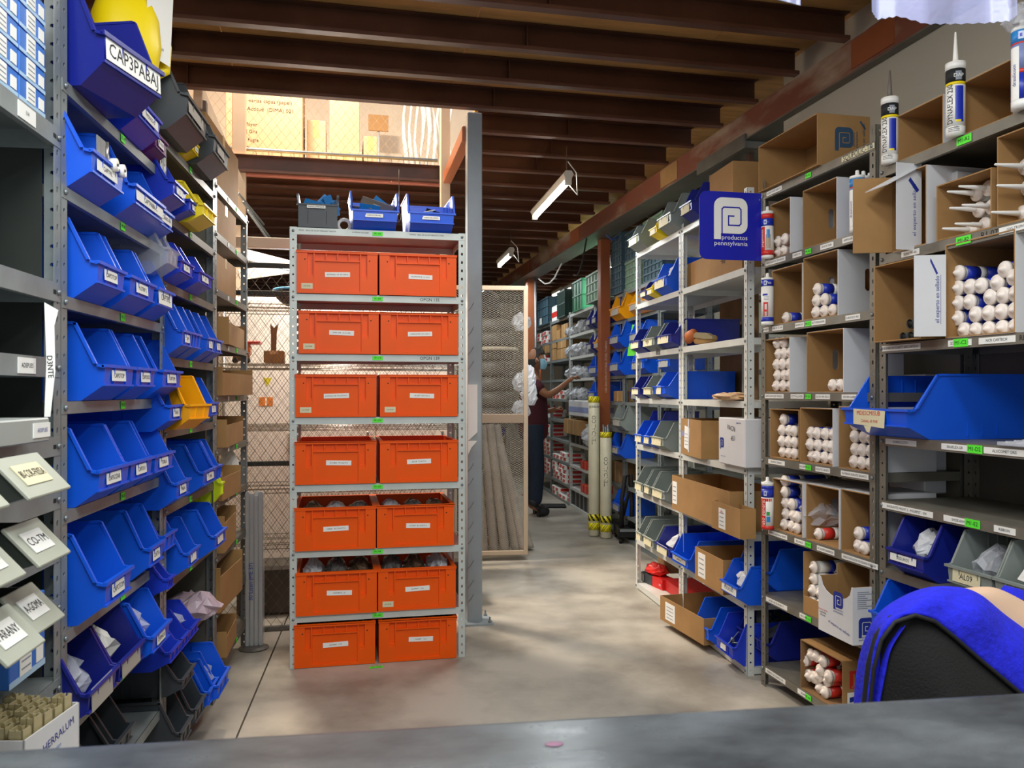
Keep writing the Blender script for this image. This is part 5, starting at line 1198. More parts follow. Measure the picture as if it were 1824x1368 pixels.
# third shelf: two cartons and a printed flap
a, b = cp_(1557, 1640, -.05)
ct = carton(RF.P(a, -.05, ZS[2]+.004), RF.phi, b-a, .3, .275, 'brown carton with a few tube ends and white flap, third shelf', CARD, CARD)
p0 = hit(1628, 697, 2.66); p1 = hit(1685, 697, 2.64)
q = MB(); L_ = (p1-p0).length; q.box(0, L_, -.001, .001, 0, .265, CARDW); q.box(.0, L_, .001, .0016, 0, .265, CARD)
q.text('el experto en sellado', (L_*.73, -.0018, .12), .018, INKB, R=FRONT @ rot('Z', 90), maxw=.17); q.add([(L_*.5, -.0018, .245), (L_*.52, -.0018, .255), (L_*.75, -.0018, .205), (L_*.7, -.0018, .2)], [(3, 2, 1, 0)], INKB); q.box(L_*.83, L_*.84, -.0018, -.0012, .04, .2, INKB)
o = q.build('printed_flap'); mw = Matrix.LocRotScale(Vector((p0.x, p0.y, ZS[2]+.006)), Euler((0, 0, math.atan2(p1.y-p0.y, p1.x-p0.x))), None)
o.parent = ct; bpy.context.view_layer.update(); o.matrix_basis = ct.matrix_basis.inverted() @ mw
for k, (px, z) in enumerate(((1608, .0), (1622, .0), (1620, .045), (1632, .06))):
    t = thing('steel_tube_end', 'short grey metal tube end in the third-shelf carton beside the white flap', 'tube', RF.P(RF.u(px, .05), .05, ZS[2]+.024+z), RF.phi, 'tube ends in the third-shelf carton')
    q = MB(); q.tube([(0, 0, 0), (0, .2, 0)], .017, GALV, 12, False); q.tube([(0, 0, 0), (0, .2, 0)], .011, BLK, 12); q.build('shell', t)
a, b = cp_(1684, 1808, -.005)
cart_box(1684, 1808, ZS[2], .305, 'full carton of blue cartridges with pale caps on the third shelf', d_=.3, v=-.005, hole=None, flaps=[])
p0 = hit(1808, 697, 2.50); p1 = hit(1860, 697, 2.5)
for px, y in ((655, 525), (718, 525), (790, 520), (865, 515), (935, 508), (618, 458), (718, 437), (790, 430), (860, 422), (935, 415), (620, 375), (685, 368), (800, 340), (870, 332), (938, 322), (620, 292), (688, 284), (748, 278), (837, 262), (625, 208), (880, 188), (930, 232)):
    X_, Y_ = px/3.108+1500, y/3.108+420; v = .02; z = RF.z(X_, Y_, v); put_cart(RF, RF.u(X_, v), v+.02, z-.0245, 'blue', 'blue cartridge with pale round cap in the full third-shelf carton', 'cartridges in the full third-shelf carton', yaw=0)
# long blue bin pulled out, more bins below
a, b = cp_(1501, 1617, -.10)
t = make_bin(RF.P(a, -.10, ZS[3]+.001), RF.phi, b-a, .58, .222, BLUE, 'long blue bin pulled out over the fourth shelf, taped label in red marker', 'MDESCMISUB', lw=.0001, lh=.0001)
q = MB(); w_ = b-a; R = Matrix.Rotation(math.radians(-2), 3, 'X') @ FRONT; q.prism([(0, 0), (.17, -.01), (.175, .05), (0, .055)], -.001, 0, TAPEC); q.prism([(.06, -.005), (.1, -.005), (.09, -.03), (.075, -.025)], -.001, 0, TAPEC)
q.text('MDESCMISUB', (.085, -.0018, .04), .022, INKR); q.text('CANAL 43 PAB', (.09, -.0018, .012), .014, INKR); o = q.build('tape_label', t); o.location = (.075, -.006, .045)
q = MB()
for k in range(6): q.cbox(.02*k, .12+.03*k, .01*k, .02+.012*k, .002*k, .012+.003*k, FILM, .002)
o = tag(q.build('clear_packets'), 'flat clear packets of parts lying on the fourth shelf by the bin', 'packet'); o.location = RF.P(RF.u(1775, -.02), -.02, ZS[3]+.002); o.rotation_euler = (0, 0, RF.phi)
shut_box('box', 'white box with blue spiral mark at the back of the fifth shelf', RF.P(RF.u(1600, .3)-.02, .27, ZS[4]+.001), RF.phi, .21, .1, .2, CARDW, 'box')
shut_box('box', 'white box at the back of the fourth shelf behind the long bin', RF.P(RF.u(1600, .3)-.02, .27, ZS[3]+.001), RF.phi, .21, .1, .23, CARDW, 'box')
bin_row(RF, ZS[5], [(1580, 1646, NAVY, 'SEGUROS', {'x': ' with a torn label and white bags', 'fill': fill_bag(FILMW, .7), 'lw': .7, 'lh': .12}), (1686, 1768, GREYP, 'AL09', {'x': ' labelled AL09', 'fill': fill_bag(FILM, .7), 'lw': .6, 'lh': .2, 'bg': TAPEC}), (1770, 1850, GREYP, None, {'x': ' full of white slips', 'fill': fill_bag(WHITE, .9)})], 'grey rack by the chair', shelf='sixth shelf', p=.05, h=.2, l=.36)
make_bin(RF.P(RF.u(1550, -.08), -.08, ZS[6]+.001), RF.phi, .2, .38, .2, BLUE, 'blue bin peeking out beside the blue fleece on the seventh shelf')
# blue sign
sg = thing('hanging_sign', 'blue sign with white square spiral, productos pennsylvania, fixed to the rack post', 'sign', hit(1246, 461, 3.70))
q = MB(); p1 = hit(1356, 461, 3.76); d = p1-hit(1246, 461, 3.70); sg.rotation_euler = (0, 0, math.atan2(d.y, d.x)); w_ = math.hypot(d.x, d.y); h_ = 121/F*3.73; rr = .036
pts = [(w_, 0), (w_, h_)]+[(rr*(1-math.sin(math.radians(15*k))), h_-rr*(1-math.cos(math.radians(15*k)))) for k in range(7)]+[(rr*(1-math.cos(math.radians(15*k))), rr*(1-math.sin(math.radians(15*k)))) for k in range(7)]
q.prism(pts, 0, .004, LOGOB); q.build('board', sg)
q = MB(); k = w_/418; logo(q, (643-547)*k, (462-335)*k, 227*k, WHITE, LOGOB, T=(0, -.0012, 0)); q.build('emblem', sg)
q = MB(); q.lathe([(.004, 0), (.003, .002)], CHROME, 8, R=rot('X', 90), T=(w_-.008, 0, h_-.03)); q.build('rivet', sg)
q = MB(); q.box(-.002, .01, .0, .05, .02, h_-.02, GALV); o = q.build('bracket', sg); o.location = (w_, 0, 0)

# ---------------- white rack ----------------
ZW_ = [2.344, 1.985, 1.642, 1.332, 1.01, .685, .35, .04]
w0, w1, w2_ = WF.u(1132.5), WF.u(1213), WF.u(1331)
tW, sW = rack(WF, w0, w1, .42, ZW_, 2.37, 'far bay of the white perforated-post rack with small grey and blue bins', WHITEP, lip=.034)
tX, sX = rack(WF, w1+.004, w2_, .42, ZW_, 2.37, 'near bay of the white perforated-post rack with cartons and blue bins', WHITEP, lip=.034)
Wf, Wn = 'white rack far bay', 'white rack near bay'
L1 = {'lw': .7, 'lh': .3, 'bg': TAPEC}
bin_row(WF, ZW_[0], [(1119, 1138, GREYP, '', L1), (1157, 1174, YEL, '', dict(L1, h=.14, w=.14)), (1172, 1195, GREYP, '', dict(L1, h=.21))], Wf, shelf='top shelf', h=.19, p=.07)
bin_row(WF, ZW_[0], [(1212, 1232, NAVY, '', dict(L1, h=.19))], Wn, shelf='top shelf', p=.07)
bin_row(WF, ZW_[1], [(1140, 1152, NAVY, '', dict(L1, h=.13)), (1152, 1163, YEL, '', dict(L1, h=.13)), (1164, 1188, BLUE, '', dict(L1, h=.21, fill=fill_bag(FILMW), x=' with a film bag'))], Wf, shelf='second shelf', p=.05)
bin_row(WF, ZW_[2], [(1122, 1141, NAVY, '', L1), (1144, 1166, GREYP, 'IMJA', dict(L1, x=' of metal fittings', fill=fill_parts(CHROME, 9))), (1169, 1196, NAVY, '', dict(L1, l=.43))], Wf, shelf='third shelf', h=.17, p=.06)
bin_row(WF, ZW_[3], [(1124, 1140, NAVY, '', dict(L1, h=.15)), (1145, 1163, GREYP, '', dict(L1, h=.15)), (1164, 1200, BLUE, '', dict(L1, h=.17, lw=.4, l=.45, w=.22))], Wf, shelf='fourth shelf', p=.06)
bin_row(WF, ZW_[4], [(1130, 1145, BLUE, '', L1), (1146, 1158, BLUE, '', L1), (1159, 1182, GREYP, '', dict(L1, h=.18))], Wf, shelf='fifth shelf', h=.17, p=.06)
bin_row(WF, ZW_[5], [(1130, 1145, GREYP, '', L1), (1147, 1158, GREYP, '', L1), (1160, 1184, GREYP, '', L1)], Wf, shelf='sixth shelf', h=.18, p=.06)
bin_row(WF, ZW_[6], [(1133, 1143, GREYP, '', L1), (1145, 1164, GREYP, '', L1), (1168, 1193, NAVY, '', dict(L1, fill=fill_bag(FILMW), x=' with film'))], Wf, shelf='seventh shelf', h=.18, p=.06)
bin_row(WF, ZW_[6], [(1196, 1228, BLUE, 'LASTICOS', {'lw': .8, 'w': .26, 'lx': .5, 'bg': M('grey sticker', 'A8A49C')}), (1284, 1330, BLUE, 'POLVOSO', {'lw': .85, 'lx': .5, 'lh': .2, 'fill': fill_bag(FILMW), 'x': ' with film sleeves', 'w': .2})], Wn, shelf='seventh shelf', h=.19, p=.07)
bin_row(WF, ZW_[7], [(1235, 1277, BLUE, '', {'lw': .3, 'w': .215}), (1275, 1322, ROYAL, '', {'lw': .3, 'fill': fill_parts(GALV, 14), 'x': ' of metal clips', 'w': .21})], Wn, shelf='bottom shelf', h=.21, p=.07)
def wbox(px0, px1, z, h_, lab, d_=.3, v=.0, **k):
    a, b = WF.u(px0, v), WF.u(px1, v); return carton(WF.P(a, v, z+.001), WF.phi+k.pop('yaw', 0), b-a, d_, h_, lab, **k)
def paper_pr(x, w_, z, h_, t_='', tilt=0):
    def f(q):
        q.sticker(x, -.001, z, w_, h_, '', PAPER)
        for k in range(4): q.box(x-w_*.35, x+w_*.3, -.0026, -.002, z-h_*.35+k*h_*.2, z-h_*.31+k*h_*.2, M('grey print'))
        if t_: q.text(t_, (x, -.003, z+h_*.35), h_*.2, INKR)
    return f
a, b = WF.u(1222, .04), WF.u(1322, .04)
carton(WF.P(a, .04, ZW_[1]+.001), WF.phi, b-a, .3, .15, 'long brown carton marked in pencil on the second shelf, white rack', CARD, open_='top', cut=0, prints=lambda q: q.text('46', (.28*(b-a)/.4, -.002, .09), .06, M('pencil grey', '5A4C3C', .8)))
carton(WF.P(WF.u(1258, -.02), -.0, ZW_[0]+.001), WF.phi, .3, .3, .2, 'tan carton on top of the white rack behind the blue sign', CARD, open_='top')
# clamp on the third shelf, navy bin behind it
cl = thing('clamp_tool', 'orange-handled clamp lying on the third shelf of the white rack', 'tool', WF.P(WF.u(1226, .03), .03, ZW_[2]+.001), WF.phi)
q = MB(); q.tube([(.0, 0, .03), (.03, 0, .06), (.08, .0, .07), (.1, 0, .06)], [.02, .035, .03, .012], M('orange grip', 'C9703A', .6), 10); q.build('grip', cl)
q = MB(); q.prism([(.07, .055), (.14, .075), (.3, .06), (.38, .035), (.38, .022), (.25, .03), (.12, .045)], -.008, .012, M('khaki metal', '8F8260', .5, .3)); q.build('jaw', cl)
q = MB(); q.tube([(.08, .02, .03), (.2, .04, .03), (.32, .03, .03)], [.02, .03, .018], M('tan wood', 'B08850', .6), 10); q.build('handle', cl)
q = MB(); ua_, ub_ = WF.u(1282, .435), WF.u(1350, .435); q.box(0, ub_-ua_, 0, .006, 0, 1.22, CARDD); o = tag(q.build('cardboard_sheet'), 'tall brown cardboard sheet standing behind the near bay of the white rack', 'cardboard'); o.location = WF.P(ua_, .435, 1.02); o.rotation_euler = (0, 0, WF.phi)
o = crumpled(.3, .16, .04, M('tan pouch', 'C2A07A', .5, bump=.5), 8).build('flat_pouch'); o.location = WF.P(WF.u(1290, -.02), .02, ZW_[3]+.001); o.rotation_euler = (0, 0, WF.phi); tag(o, 'flat tan pouch on the fourth shelf of the white rack', 'pouch')
wbox(1214, 1262, ZW_[4], .21, 'brown taped carton with shipping papers, fifth shelf, white rack', d_=.22, open_='top', prints=lambda q: (q.sticker(.12, -.001, .1, .1, .13, '', PAPER, R=FRONT @ rot('Z', -6)), q.box(.15, .17, -.002, -.001, .02, .21, CARDW), [q.box(.085, .15, -.003, -.0022, .06+.02*k, .063+.02*k, M('grey print')) for k in range(4)], q.sticker(.04, -.001, .12, .05, .03, '', M('lilac label', '8C8CC0', .6))), yaw=-.1)
a, b = WF.u(1280, -.03), WF.u(1327, -.03); w_ = b-a
t = shut_box('white_box', 'white box hand-lettered VACN 451 with blue spiral mark, fifth shelf', WF.P(a, -.03, ZW_[4]+.001), WF.phi, w_, .3, .235, CARDW, 'box')
q = MB(); q.text('VACN', (w_*.5, -.0018, .185), .035, INK, R=FRONT @ rot('Z', -6)); q.text('451', (w_*.58, -.0018, .135), .035, INK, R=FRONT @ rot('Z', 4)); logo(q, w_*.06, .075, .05, INKB, CARDW, T=(0, -.0016, 0), txt=False); q.text('experto en sellado', (w_*.2, -.0018, .04), .008, INKB); q.text('pegamento', (w_*.78, -.0018, .215), .012, INKB); q.build('printing', t)
o = crumpled(.1, .12, .07, M('dark film parts', '3B4450', .4, bump=1), 21).build('parts_bag'); o.location = WF.P(WF.u(1270, .05), .06, ZW_[4]+.001); tag(o, 'dark bag of parts between the taped carton and white box', 'bag')
wbox(1197, 1300, ZW_[5], .20, 'wide brown carton with a cut-down front, sixth shelf, white rack', v=-.06, open_='top', cut=.0, prints=paper_pr(.05, .075, .1, .13))
wbox(1268, 1318, ZW_[5]+.0, .14, 'small brown carton with a barcode paper, sixth shelf, white rack', v=-.09, d_=.08, open_='top', prints=paper_pr(.13, .08, .065, .1, 'Ara'))
wbox(1238, 1288, ZW_[6], .175, 'closed brown carton with torn paper between blue bins, seventh shelf', v=-.05, d_=.3, open_='top', prints=paper_pr(.1, .1, .09, .13), flaps=())
p_ = wbox(1176, 1234, ZW_[7]+.0, .14, 'low brown carton sticking out into the aisle, bottom shelf', v=-.14, d_=.35, open_='top', prints=paper_pr(.13, .12, .07, .1), yaw=.12)
rb = thing('red_box', 'flat red box with white lettering on the bottom shelf, white rack', 'box', WF.P(WF.u(1183, .12), .12, ZW_[7]+.001), WF.phi)
q = MB(); q.cbox(0, .62, 0, .2, 0, .075, M('red box', 'D21F1F', .5), .003); q.build('body', rb); q = MB(); q.text('ASSA ABLOY', (.42, -.0018, .038), .032, PAPER, R=FRONT @ rot('Z', 180)); q.build('printing', rb)
t = thing('red_pouch', 'black and red package under a crumpled red bag, bottom of the white rack', 'package', WF.P(WF.u(1136, .02), .04, ZW_[7]+.001), WF.phi+.2)
q = MB(); q.cbox(0, .16, 0, .12, 0, .07, DARKP, .006); q.box(.165, .3, .0, .1, 0, .07, M('red box')); q.sticker(.27, -.002, .03, .05, .03, 'FSI', M('red box'), PAPER); q.cbox(.005, .05, -.004, 0, .01, .06, CHROME, .002); q.build('body', t)
o = crumpled(.2, .14, .08, M('red film', 'E02A22', .35, bump=1), 3, 7).build('red_bag', t); o.location = (.13, .06, .065)
shut_box('carton', 'small brown carton behind the red package at the rack bottom', WF.P(WF.u(1172, .2), .2, ZW_[7]+.08), WF.phi, .25, .12, .11, CARDD, 'carton')
# ---------------- far aisle ----------------
ZD = [2.30, 2.045, 1.785, 1.53, 1.28, 1.02, .765, .505, .24, .03]
ub = [DF.u(p) for p in (953, 981, 1014.5, 1060, 1111)]
ub.append(ub[-1]+1.0); ub.append(ub[-1]+1.0)
FARL = ['farthest grey rack bay down the aisle with red and white boxes', 'second grey rack bay down the aisle with tan boxes', 'white-post rack bay of bagged parts down the aisle', 'far rack bay behind the brown column with amber and blue bins', 'rack bay behind the white rack carrying slate crates', 'rack bay behind the white rack nearest the sign']
for i in range(6): rack(DF, ub[i]+.004, ub[i+1]-.004, .45, ZD, 2.33, FARL[i], WHITEP if i == 2 else STEEL, lip=.03)
def mini(px0, px1, zi, h_, name, label, mat, group=None, d_=.3, v=.0, dz=0, band=None, cat='box', w=None):
    a, b = DF.u(px0, v), DF.u(px1, v); t = thing(name, label, cat, DF.P(a, v, ZD[zi]+.001+dz), DF.phi, group)
    w_ = w or b-a; q = MB(); q.cbox(0, w_, 0, d_, 0, h_, mat, .004)
    if band: q.box(.0, w_, -.0015, -.0005, h_*.25, h_*.6, band); q.box(w_+.0005, w_+.0015, .02, d_-.02, h_*.25, h_*.6, band)
    q.build('body', t)
    if cat == 'box' and not band:
        q = MB(); q.box(w_*.46, w_*.54, -.0012, 0, .0, h_, M('tan tape', 'C9A66E', .4)); q.box(w_*.46, w_*.54, 0, d_, h_, h_+.001, M('tan tape')); q.build('tape', t)
    return t
r3 = random.Random(2)
# red and white small boxes in the two farthest bays
for (p0, zi, rows, n) in ((957, 1, 3, 3), (957, 2, 2, 3), (958, 5, 3, 3), (960, 6, 3, 3), (960, 7, 4, 3), (962, 8, 4, 3), (984, 7, 2, 4), (984, 8, 4, 4), (984, 4, 2, 3), (984, 9, 2, 5)):
    wbx = .24 if n == 3 else .2; u0 = DF.u(p0)
    for r_ in range(rows):
        for c_ in range(n):
            if r_ == rows-1 and r3.random() < .35: continue
            t = thing('small_box', 'red and white box piled on the %s shelf of the %s far rack bay' % (TOPN[zi].replace('topmost', 'top'), 'farthest' if p0 < 980 else 'second'), 'box', DF.P(u0+c_*(wbx+.005), -.01+r3.uniform(0, .03), ZD[zi]+.001+r_*.056), DF.phi, 'red and white boxes, far shelf %d %s' % (zi, 'end' if p0 < 980 else 'next'))
            key = ('rw', wbx)
            if key not in bmesh_c:
                q = MB(); q.cbox(0, wbx, 0, .25, 0, .054, PAPER, .002); q.add([(.02, -.001, .008), (wbx*.7, -.001, .008), (wbx*.9, -.001, .046), (.05, -.001, .046)], [(0, 1, 2, 3)], REDB); q.box(wbx, wbx+.001, .03, .2, .01, .045, REDB); q.text('Tab', (wbx*.4, -.0016, .027), .03, PAPER); bmesh_c[key] = q.mesh('body')
            nm(bmesh_c[key], 'body', t)
# tan boxes
k = 0
for (a, b, zi, h_, dz) in ((982.5, 991, 1, .2, 0), (991, 997, 1, .12, 0), (1000, 1011, 1, .17, 0), (982.5, 990, 2, .15, 0), (982.5, 990, 2, .09, .155), (992, 1010, 2, .13, 0), (993, 1008, 2, .13, .135), (966, 978, 2, .13, .12)):
    mini(a, b, zi, h_, 'tan_box', '%s plain tan box, %s shelf of the far tan-box bay' % (ORD[k % 5].replace('nearest', 'first')+(' upper' if dz else ' lower'), 'second' if zi == 1 else 'third'), CARD, 'tan boxes in the far bay', dz=dz); k += 1
mini(983, 995, 0, .2, 'upright_box', 'white box with red print on top of the far tan-box bay', PAPER, band=REDB, d_=.2)
for k, (a, b) in enumerate(((1013, 1024), (1024, 1035), (1035, 1048))): mini(a, b, 4, .17, 'printed_box', 'white box with scribbled blue print, %s of three, below the bagged parts' % ORD[k].replace('nearest', 'first'), CARDW, 'blue printed white boxes', band=M('faint blue print', '8C98C4', .6), v=-.05, dz=-.18)
for k, (a, b) in enumerate(((1004, 1018), (1017, 1026), (1026, 1034))): mini(a, b, 5, .17, 'tan_box', 'tan box jutting out at mid height beside the ivory pipes, %s of three' % ORD[k].replace('nearest', 'first'), CARD, 'tan boxes jutting out', v=-.06, dz=-.14)
o = crumpled(.2, .2, .2, BAGG, 71).build('white_bag'); o.location = DF.P(DF.u(1041, -.05), .02, ZD[6]+.02); tag(o, 'round white bag on the far shelf behind the taller ivory pipe', 'bag')
for zi in (1, 2, 3, 4):
    for k in range(5):
        o = crumpled(.18, .2, .12+.04*r3.random(), BAGG, zi*9+k).build('parts_bag'); o.location = DF.P(DF.u(1018+k*5, .05), .06+.05*(k % 2), ZD[zi]+.001); tag(o, 'crumpled white bag of parts, %s shelf of the white-post far bay' % TOPN[zi], 'bag', 'bags on far shelf %d' % zi)
for zi in (6, 9):
    for k in range(5): mini(1016+k*7, 1021.5+k*7, zi, .2, 'dark_carton', 'dark grey carton in a row, %s shelf of the white-post far bay' % TOPN[zi], DARKP, 'dark cartons on far shelf %d' % zi, v=.02)
for zi in (7, 8):
    for k in range(2): mini(1034+k*6, 1039+k*6, zi, .09, 'red_carton', 'red carton beside the ivory pipe, %s far shelf' % TOPN[zi], REDB, 'red cartons by the ivory pipe %d' % zi)
q = MB()
for k in range(7): q.tube([(.02*k, 0, 0), (.015*k+.01, .01, .13), (.02*k, .0, .2)], .005, M('orange cord', 'E07A50', .6), 5)
o = tag(q.build('orange_cords'), 'tangle of orange cords on a far shelf behind the masked person', 'cord'); o.location = DF.P(DF.u(960), .0, ZD[3]+.005); o.rotation_euler = (0, 0, DF.phi); o['kind'] = 'stuff'
# bins on the far racks
def far_bins(rows, where):
    for i, (px, zi, w_, mat, h_) in enumerate(rows):
        make_bin(DF.P(DF.u(px, -.08), -.08, ZD[zi]+.001), DF.phi, w_, .34, h_, mat, '%s bin %s, %s shelf, %s in order' % (CN[mat.name], where, TOPN[zi].replace('topmost', 'top'), ORD[i].replace('nearest', 'first')), '', lw=.7, lh=.3, bg=M('grey sticker', 'A8A49C'))
far_bins([(1043, 1, .2, NAVY, .2), (1053, 1, .2, NAVY, .2), (1045, 2, .2, NAVY, .2), (1057, 2, .2, AMBER, .2), (1047, 3, .38, BLUE, .22), (1047, 4, .3, BLUE, .2)], 'in the far bay before the brown column')
far_bins([(1086, 1, .34, AMBER, .24), (1084, 2, .36, BLUE, .24), (1084, 3, .36, BLUE, .24), (1090, 5, .3, GREYP, .24), (1084, 6, .36, BLUE, .22), (1090, 8, .26, BLUE, .22)], 'in the far bay behind the brown column')
far_bins([(1119, 1, .3, AMBER, .2), (1119, 2, .3, BLUE, .2), (1122, 3, .4, BLUE, .22), (1122, 4, .3, NAVY, .2), (1170, 3, .3, BLUE, .2), (1135, 1, .3, AMBER, .2), (1150, 5, .3, NAVY, .2)], 'behind the white rack')
mini(1093, 1108, 4, .1, 'tan_box', 'low tan box on a far shelf beside the grey post and brown column', CARD); mini(1089, 1103, 7, .2, 'tan_box', 'brown box low on the far rack behind the ivory pipes', CARDD)
lc = thing('lime_card', 'bright lime card hanging from the far rack beside the white rack', 'card', DF.P(DF.u(1117, -.03), -.03, 1.98), DF.phi+.9)
q = MB(); q.add([(0, 0, -.28), (.12, 0, -.28), (.16, 0, 0), (.05, 0, .0)], [(0, 1, 2, 3)], M('lime card', '6CF03C', .6)); q.add([(0, .001, -.28), (.05, .001, 0), (.16, .001, .0), (.12, .001, -.28)], [(0, 1, 2, 3)], M('lime card')); q.build('card', lc)
lc2 = dup(lc, DF.P(DF.u(1142, .02), .02, 1.98), DF.phi+1.2, 'bright lime card hanging behind the far bay of the white rack')
# lattice crates
def crate(loc, rz, w_, d_, h_, mat, label, nx_=4, nz=3):
    t = thing('lattice_crate', label, 'crate', loc, rz); q = MB(); e = .004
    q.box(.006, w_-.006, .008, .012, .02, h_-.02, mat); q.box(.006, w_-.006, d_-.012, d_-.008, .02, h_-.02, mat); q.box(.008, .012, .01, d_-.01, .02, h_-.02, mat); q.box(w_-.012, w_-.008, .01, d_-.01, .02, h_-.02, mat); q.box(.01, w_-.01, .01, d_-.01, 0, .01, mat)
    for k in range(nx_+1):
        x = k*(w_-.012)/nx_; q.box(x, x+.012, 0, .01, 0, h_, mat); y = k*(d_-.012)/nx_; q.box(w_-.01, w_, y, y+.012, 0, h_, mat)
    for k in range(nz+1):
        z = k*(h_-.012)/nz; q.box(0, w_, -.003, .01, z, z+.014, mat); q.box(w_-.01, w_+.003, 0, d_, z, z+.014, mat)
    q.box(-.006, w_+.006, -.006, .012, h_-.02, h_, mat); q.box(w_-.012, w_+.006, 0, d_, h_-.02, h_, mat); q.box(-.006, .012, 0, d_, h_-.02, h_, mat); q.box(0, w_, d_-.012, d_+.006, h_-.02, h_, mat)
    q.build('body', t); return t
def dcr(px0, px1, v, h_, mat, lab, dz=0, d_=.38, **k): a, b = DF.u(px0, v), DF.u(px1, v); return crate(DF.P(a, v, ZD[0]+.001+dz), DF.phi, b-a, d_, h_, mat, lab, **k)
c_ = dcr(958, 976, -.03, .36, SLATE, 'slate blue lattice crate with a white tag on the farthest rack'); q = MB(); q.sticker(.25, -.006, .06, .16, .09, '', PAPER); q.build('tag', c_)
dcr(992, 1006, -.03, .33, DKGRN, 'dark green basket between the slate and the green crate', nx_=8, nz=2)
dcr(1020, 1036, -.02, .35, GREENC, 'bright green lattice crate on the far rack', nx_=3, nz=2)
dcr(1044, 1072, -.08, .30, SAGE, 'sage lattice crate tilted on the far rack beside the brown column', nx_=5, nz=3, d_=.4)
dcr(1089, 1107, -.02, .28, SLATE, 'slate crate on the far rack just behind the brown column', nz=4)
dcr(1089, 1107, -.02, .28, SLATE, 'upper slate crate stacked behind the brown column', dz=.285, nz=4)
for k, (a, b) in enumerate(((1114, 1142), (1146, 1180))):
    for j in range(2): dcr(a, b, .0, .26, SLATE if (k+j) % 2 else SAGE, '%s %s crate seen through the white rack, %s' % (('lower', 'upper')[j], 'slate' if (k+j) % 2 else 'sage', ('beside its far post', 'beside its middle post')[k]), dz=j*.265, nz=4, nx_=5)
# brown columns under the girder
YC = 7.9; b_, a_ = bpix(1070, YC); post('brown_column', 'square brown column with faint lettering behind the ivory pipes', b_, a_, .1, .1, 0, 2.862, M('brown column paint', '9A5632', .4, var=.12, scale=3))
q = MB(); q.text('HSS 4X4 STRUCTURAL STEEL TUBING', (0, 0, 0), .03, M('faint lettering', 'C9BBA8', .7), R=FRONT @ rot('Z', 90), maxw=.75); o = q.build('lettering', bpy.data.objects['brown_column']); o.location = (.055, -.001, 1.62)
b_, a_ = bpix(939, 10.7); post('brown_column', 'distant brown column rising behind the masked person', b_, a_, .1, .1, 0, 2.862, M('brown column paint'))
for px, mt, lab in ((1266, GALV, 'galvanised'), (1292, RUST, 'first brown'), (1311, RUST, 'second brown'), (1333, RUST, 'third brown')):
    b_ = 2.42; r_ = (px-PX0)/F; Y_ = b_/(r_*math.cos(TH)+math.sin(TH)); post('steel_upright', lab+' upright bar between the girder and the racks behind the blue sign', b_, -r_*Y_*math.sin(TH)+Y_*math.cos(TH), .04, .03, 2.2, 2.869, mt, False)
q = MB(); p = hit(1105, 420, 7.7); q.tube([(0, 0, 0), (.0, 0, -.5), (.005, 0, -1.2), (0, 0, -2.0)], .006, M('blue cable', '3A4C86', .5), 6); q.tube([(0, 0, 0), (-.08, 0, -.04), (-.14, 0, .02), (-.15, 0, .16)], .012, M('blue cable'), 6)
o = tag(q.build('blue_cable'), 'thin blue cable hanging from the girder beside the brown column', 'cable'); o.location = p
for (a, b, m_) in (((1000, 470, 8.2), (960, 497, 9.3), 0), ((1045, 425, 7.2), (1022, 490, 8.0), 1)):
    p0, p1 = hit(*a), hit(*b); mid = (p0+p1)/2-Vector((0, 0, .12)); q = MB(); q.tube([p0, p0*.7+p1*.3-Vector((0, 0, .1)), mid, p0*.3+p1*.7-Vector((0, 0, .1)), p1], .008, WHITE if m_ == 0 else BLK, 6)
    tag(q.build('loose_cable'), 'loose %s cable sagging under the girder' % ('white' if m_ == 0 else 'black'), 'cable')
# ivory pipes with hazard tape
def hazard(q, r, z0, z1, skew):
    q.lathe([(r+.0008, z0), (r+.0008, z1)], HAZY, 20)
    for k in range(7):
        a0 = k*2*math.pi/7; n = 5; vs = []
        for j in range(n+1):
            f = j/n
            for da in (0, .42): a = a0+da+skew*f; vs.append(((r+.0016)*math.cos(a), (r+.0016)*math.sin(a), z0+(z1-z0)*f))
        q.add(vs, [(2*j, 2*j+1, 2*j+3, 2*j+2) for j in range(n)], BLK)
for (px, py, zt, lab, tx_) in ((1059, 956, 1.33, 'taller ivory plastic pipe with hazard tape standing by the brown column', 'TENDALICO'), (1080.5, 960, .945, 'shorter ivory plastic pipe with hazard tape and metal rods inside', 'TENDALICO')):
    Y_ = H*F/(py-PY0); p = hit(px, py, Y_); t = thing('ivory_pipe', lab, 'pipe', (p.x, p.y+.05, .002)); r = .054
    q = MB(); q.lathe([(r*.85, .0), (r, .01), (r, zt-.005), (r*.9, zt), (r*.86, zt-.001), (r*.86, zt-.15)], PVC, 24); q.build('pipe_body', t)
    q = MB(); hazard(q, r, .06, .13, .9); q.build('lower_tape', t); q = MB(); hazard(q, r, .145, .21, -.8); q.build('middle_tape', t)
    q = MB(); hazard(q, r, zt-.06 if zt > 1 else zt-.0, zt+(0 if zt > 1 else .05), .7); q.build('upper_tape', t)
    q = MB(); ring_text(q, tx_, r, zt-.32, .05, INK, -96, True, .4)
    if zt > 1: ring_text(q, 'EJERBIAIV', r, zt-.1, .032, INK, -90, False, .12)
    q.build('handwriting', t)
    if zt < 1:
        for k in range(7):
            q = MB(); a = k*.9; q.tube([(.026*math.cos(a), .026*math.sin(a), zt-.1), (.026*math.cos(a), .026*math.sin(a), zt+.12-.01*(k % 3))], .007, GALV, 6); q.build('metal_rod', t)
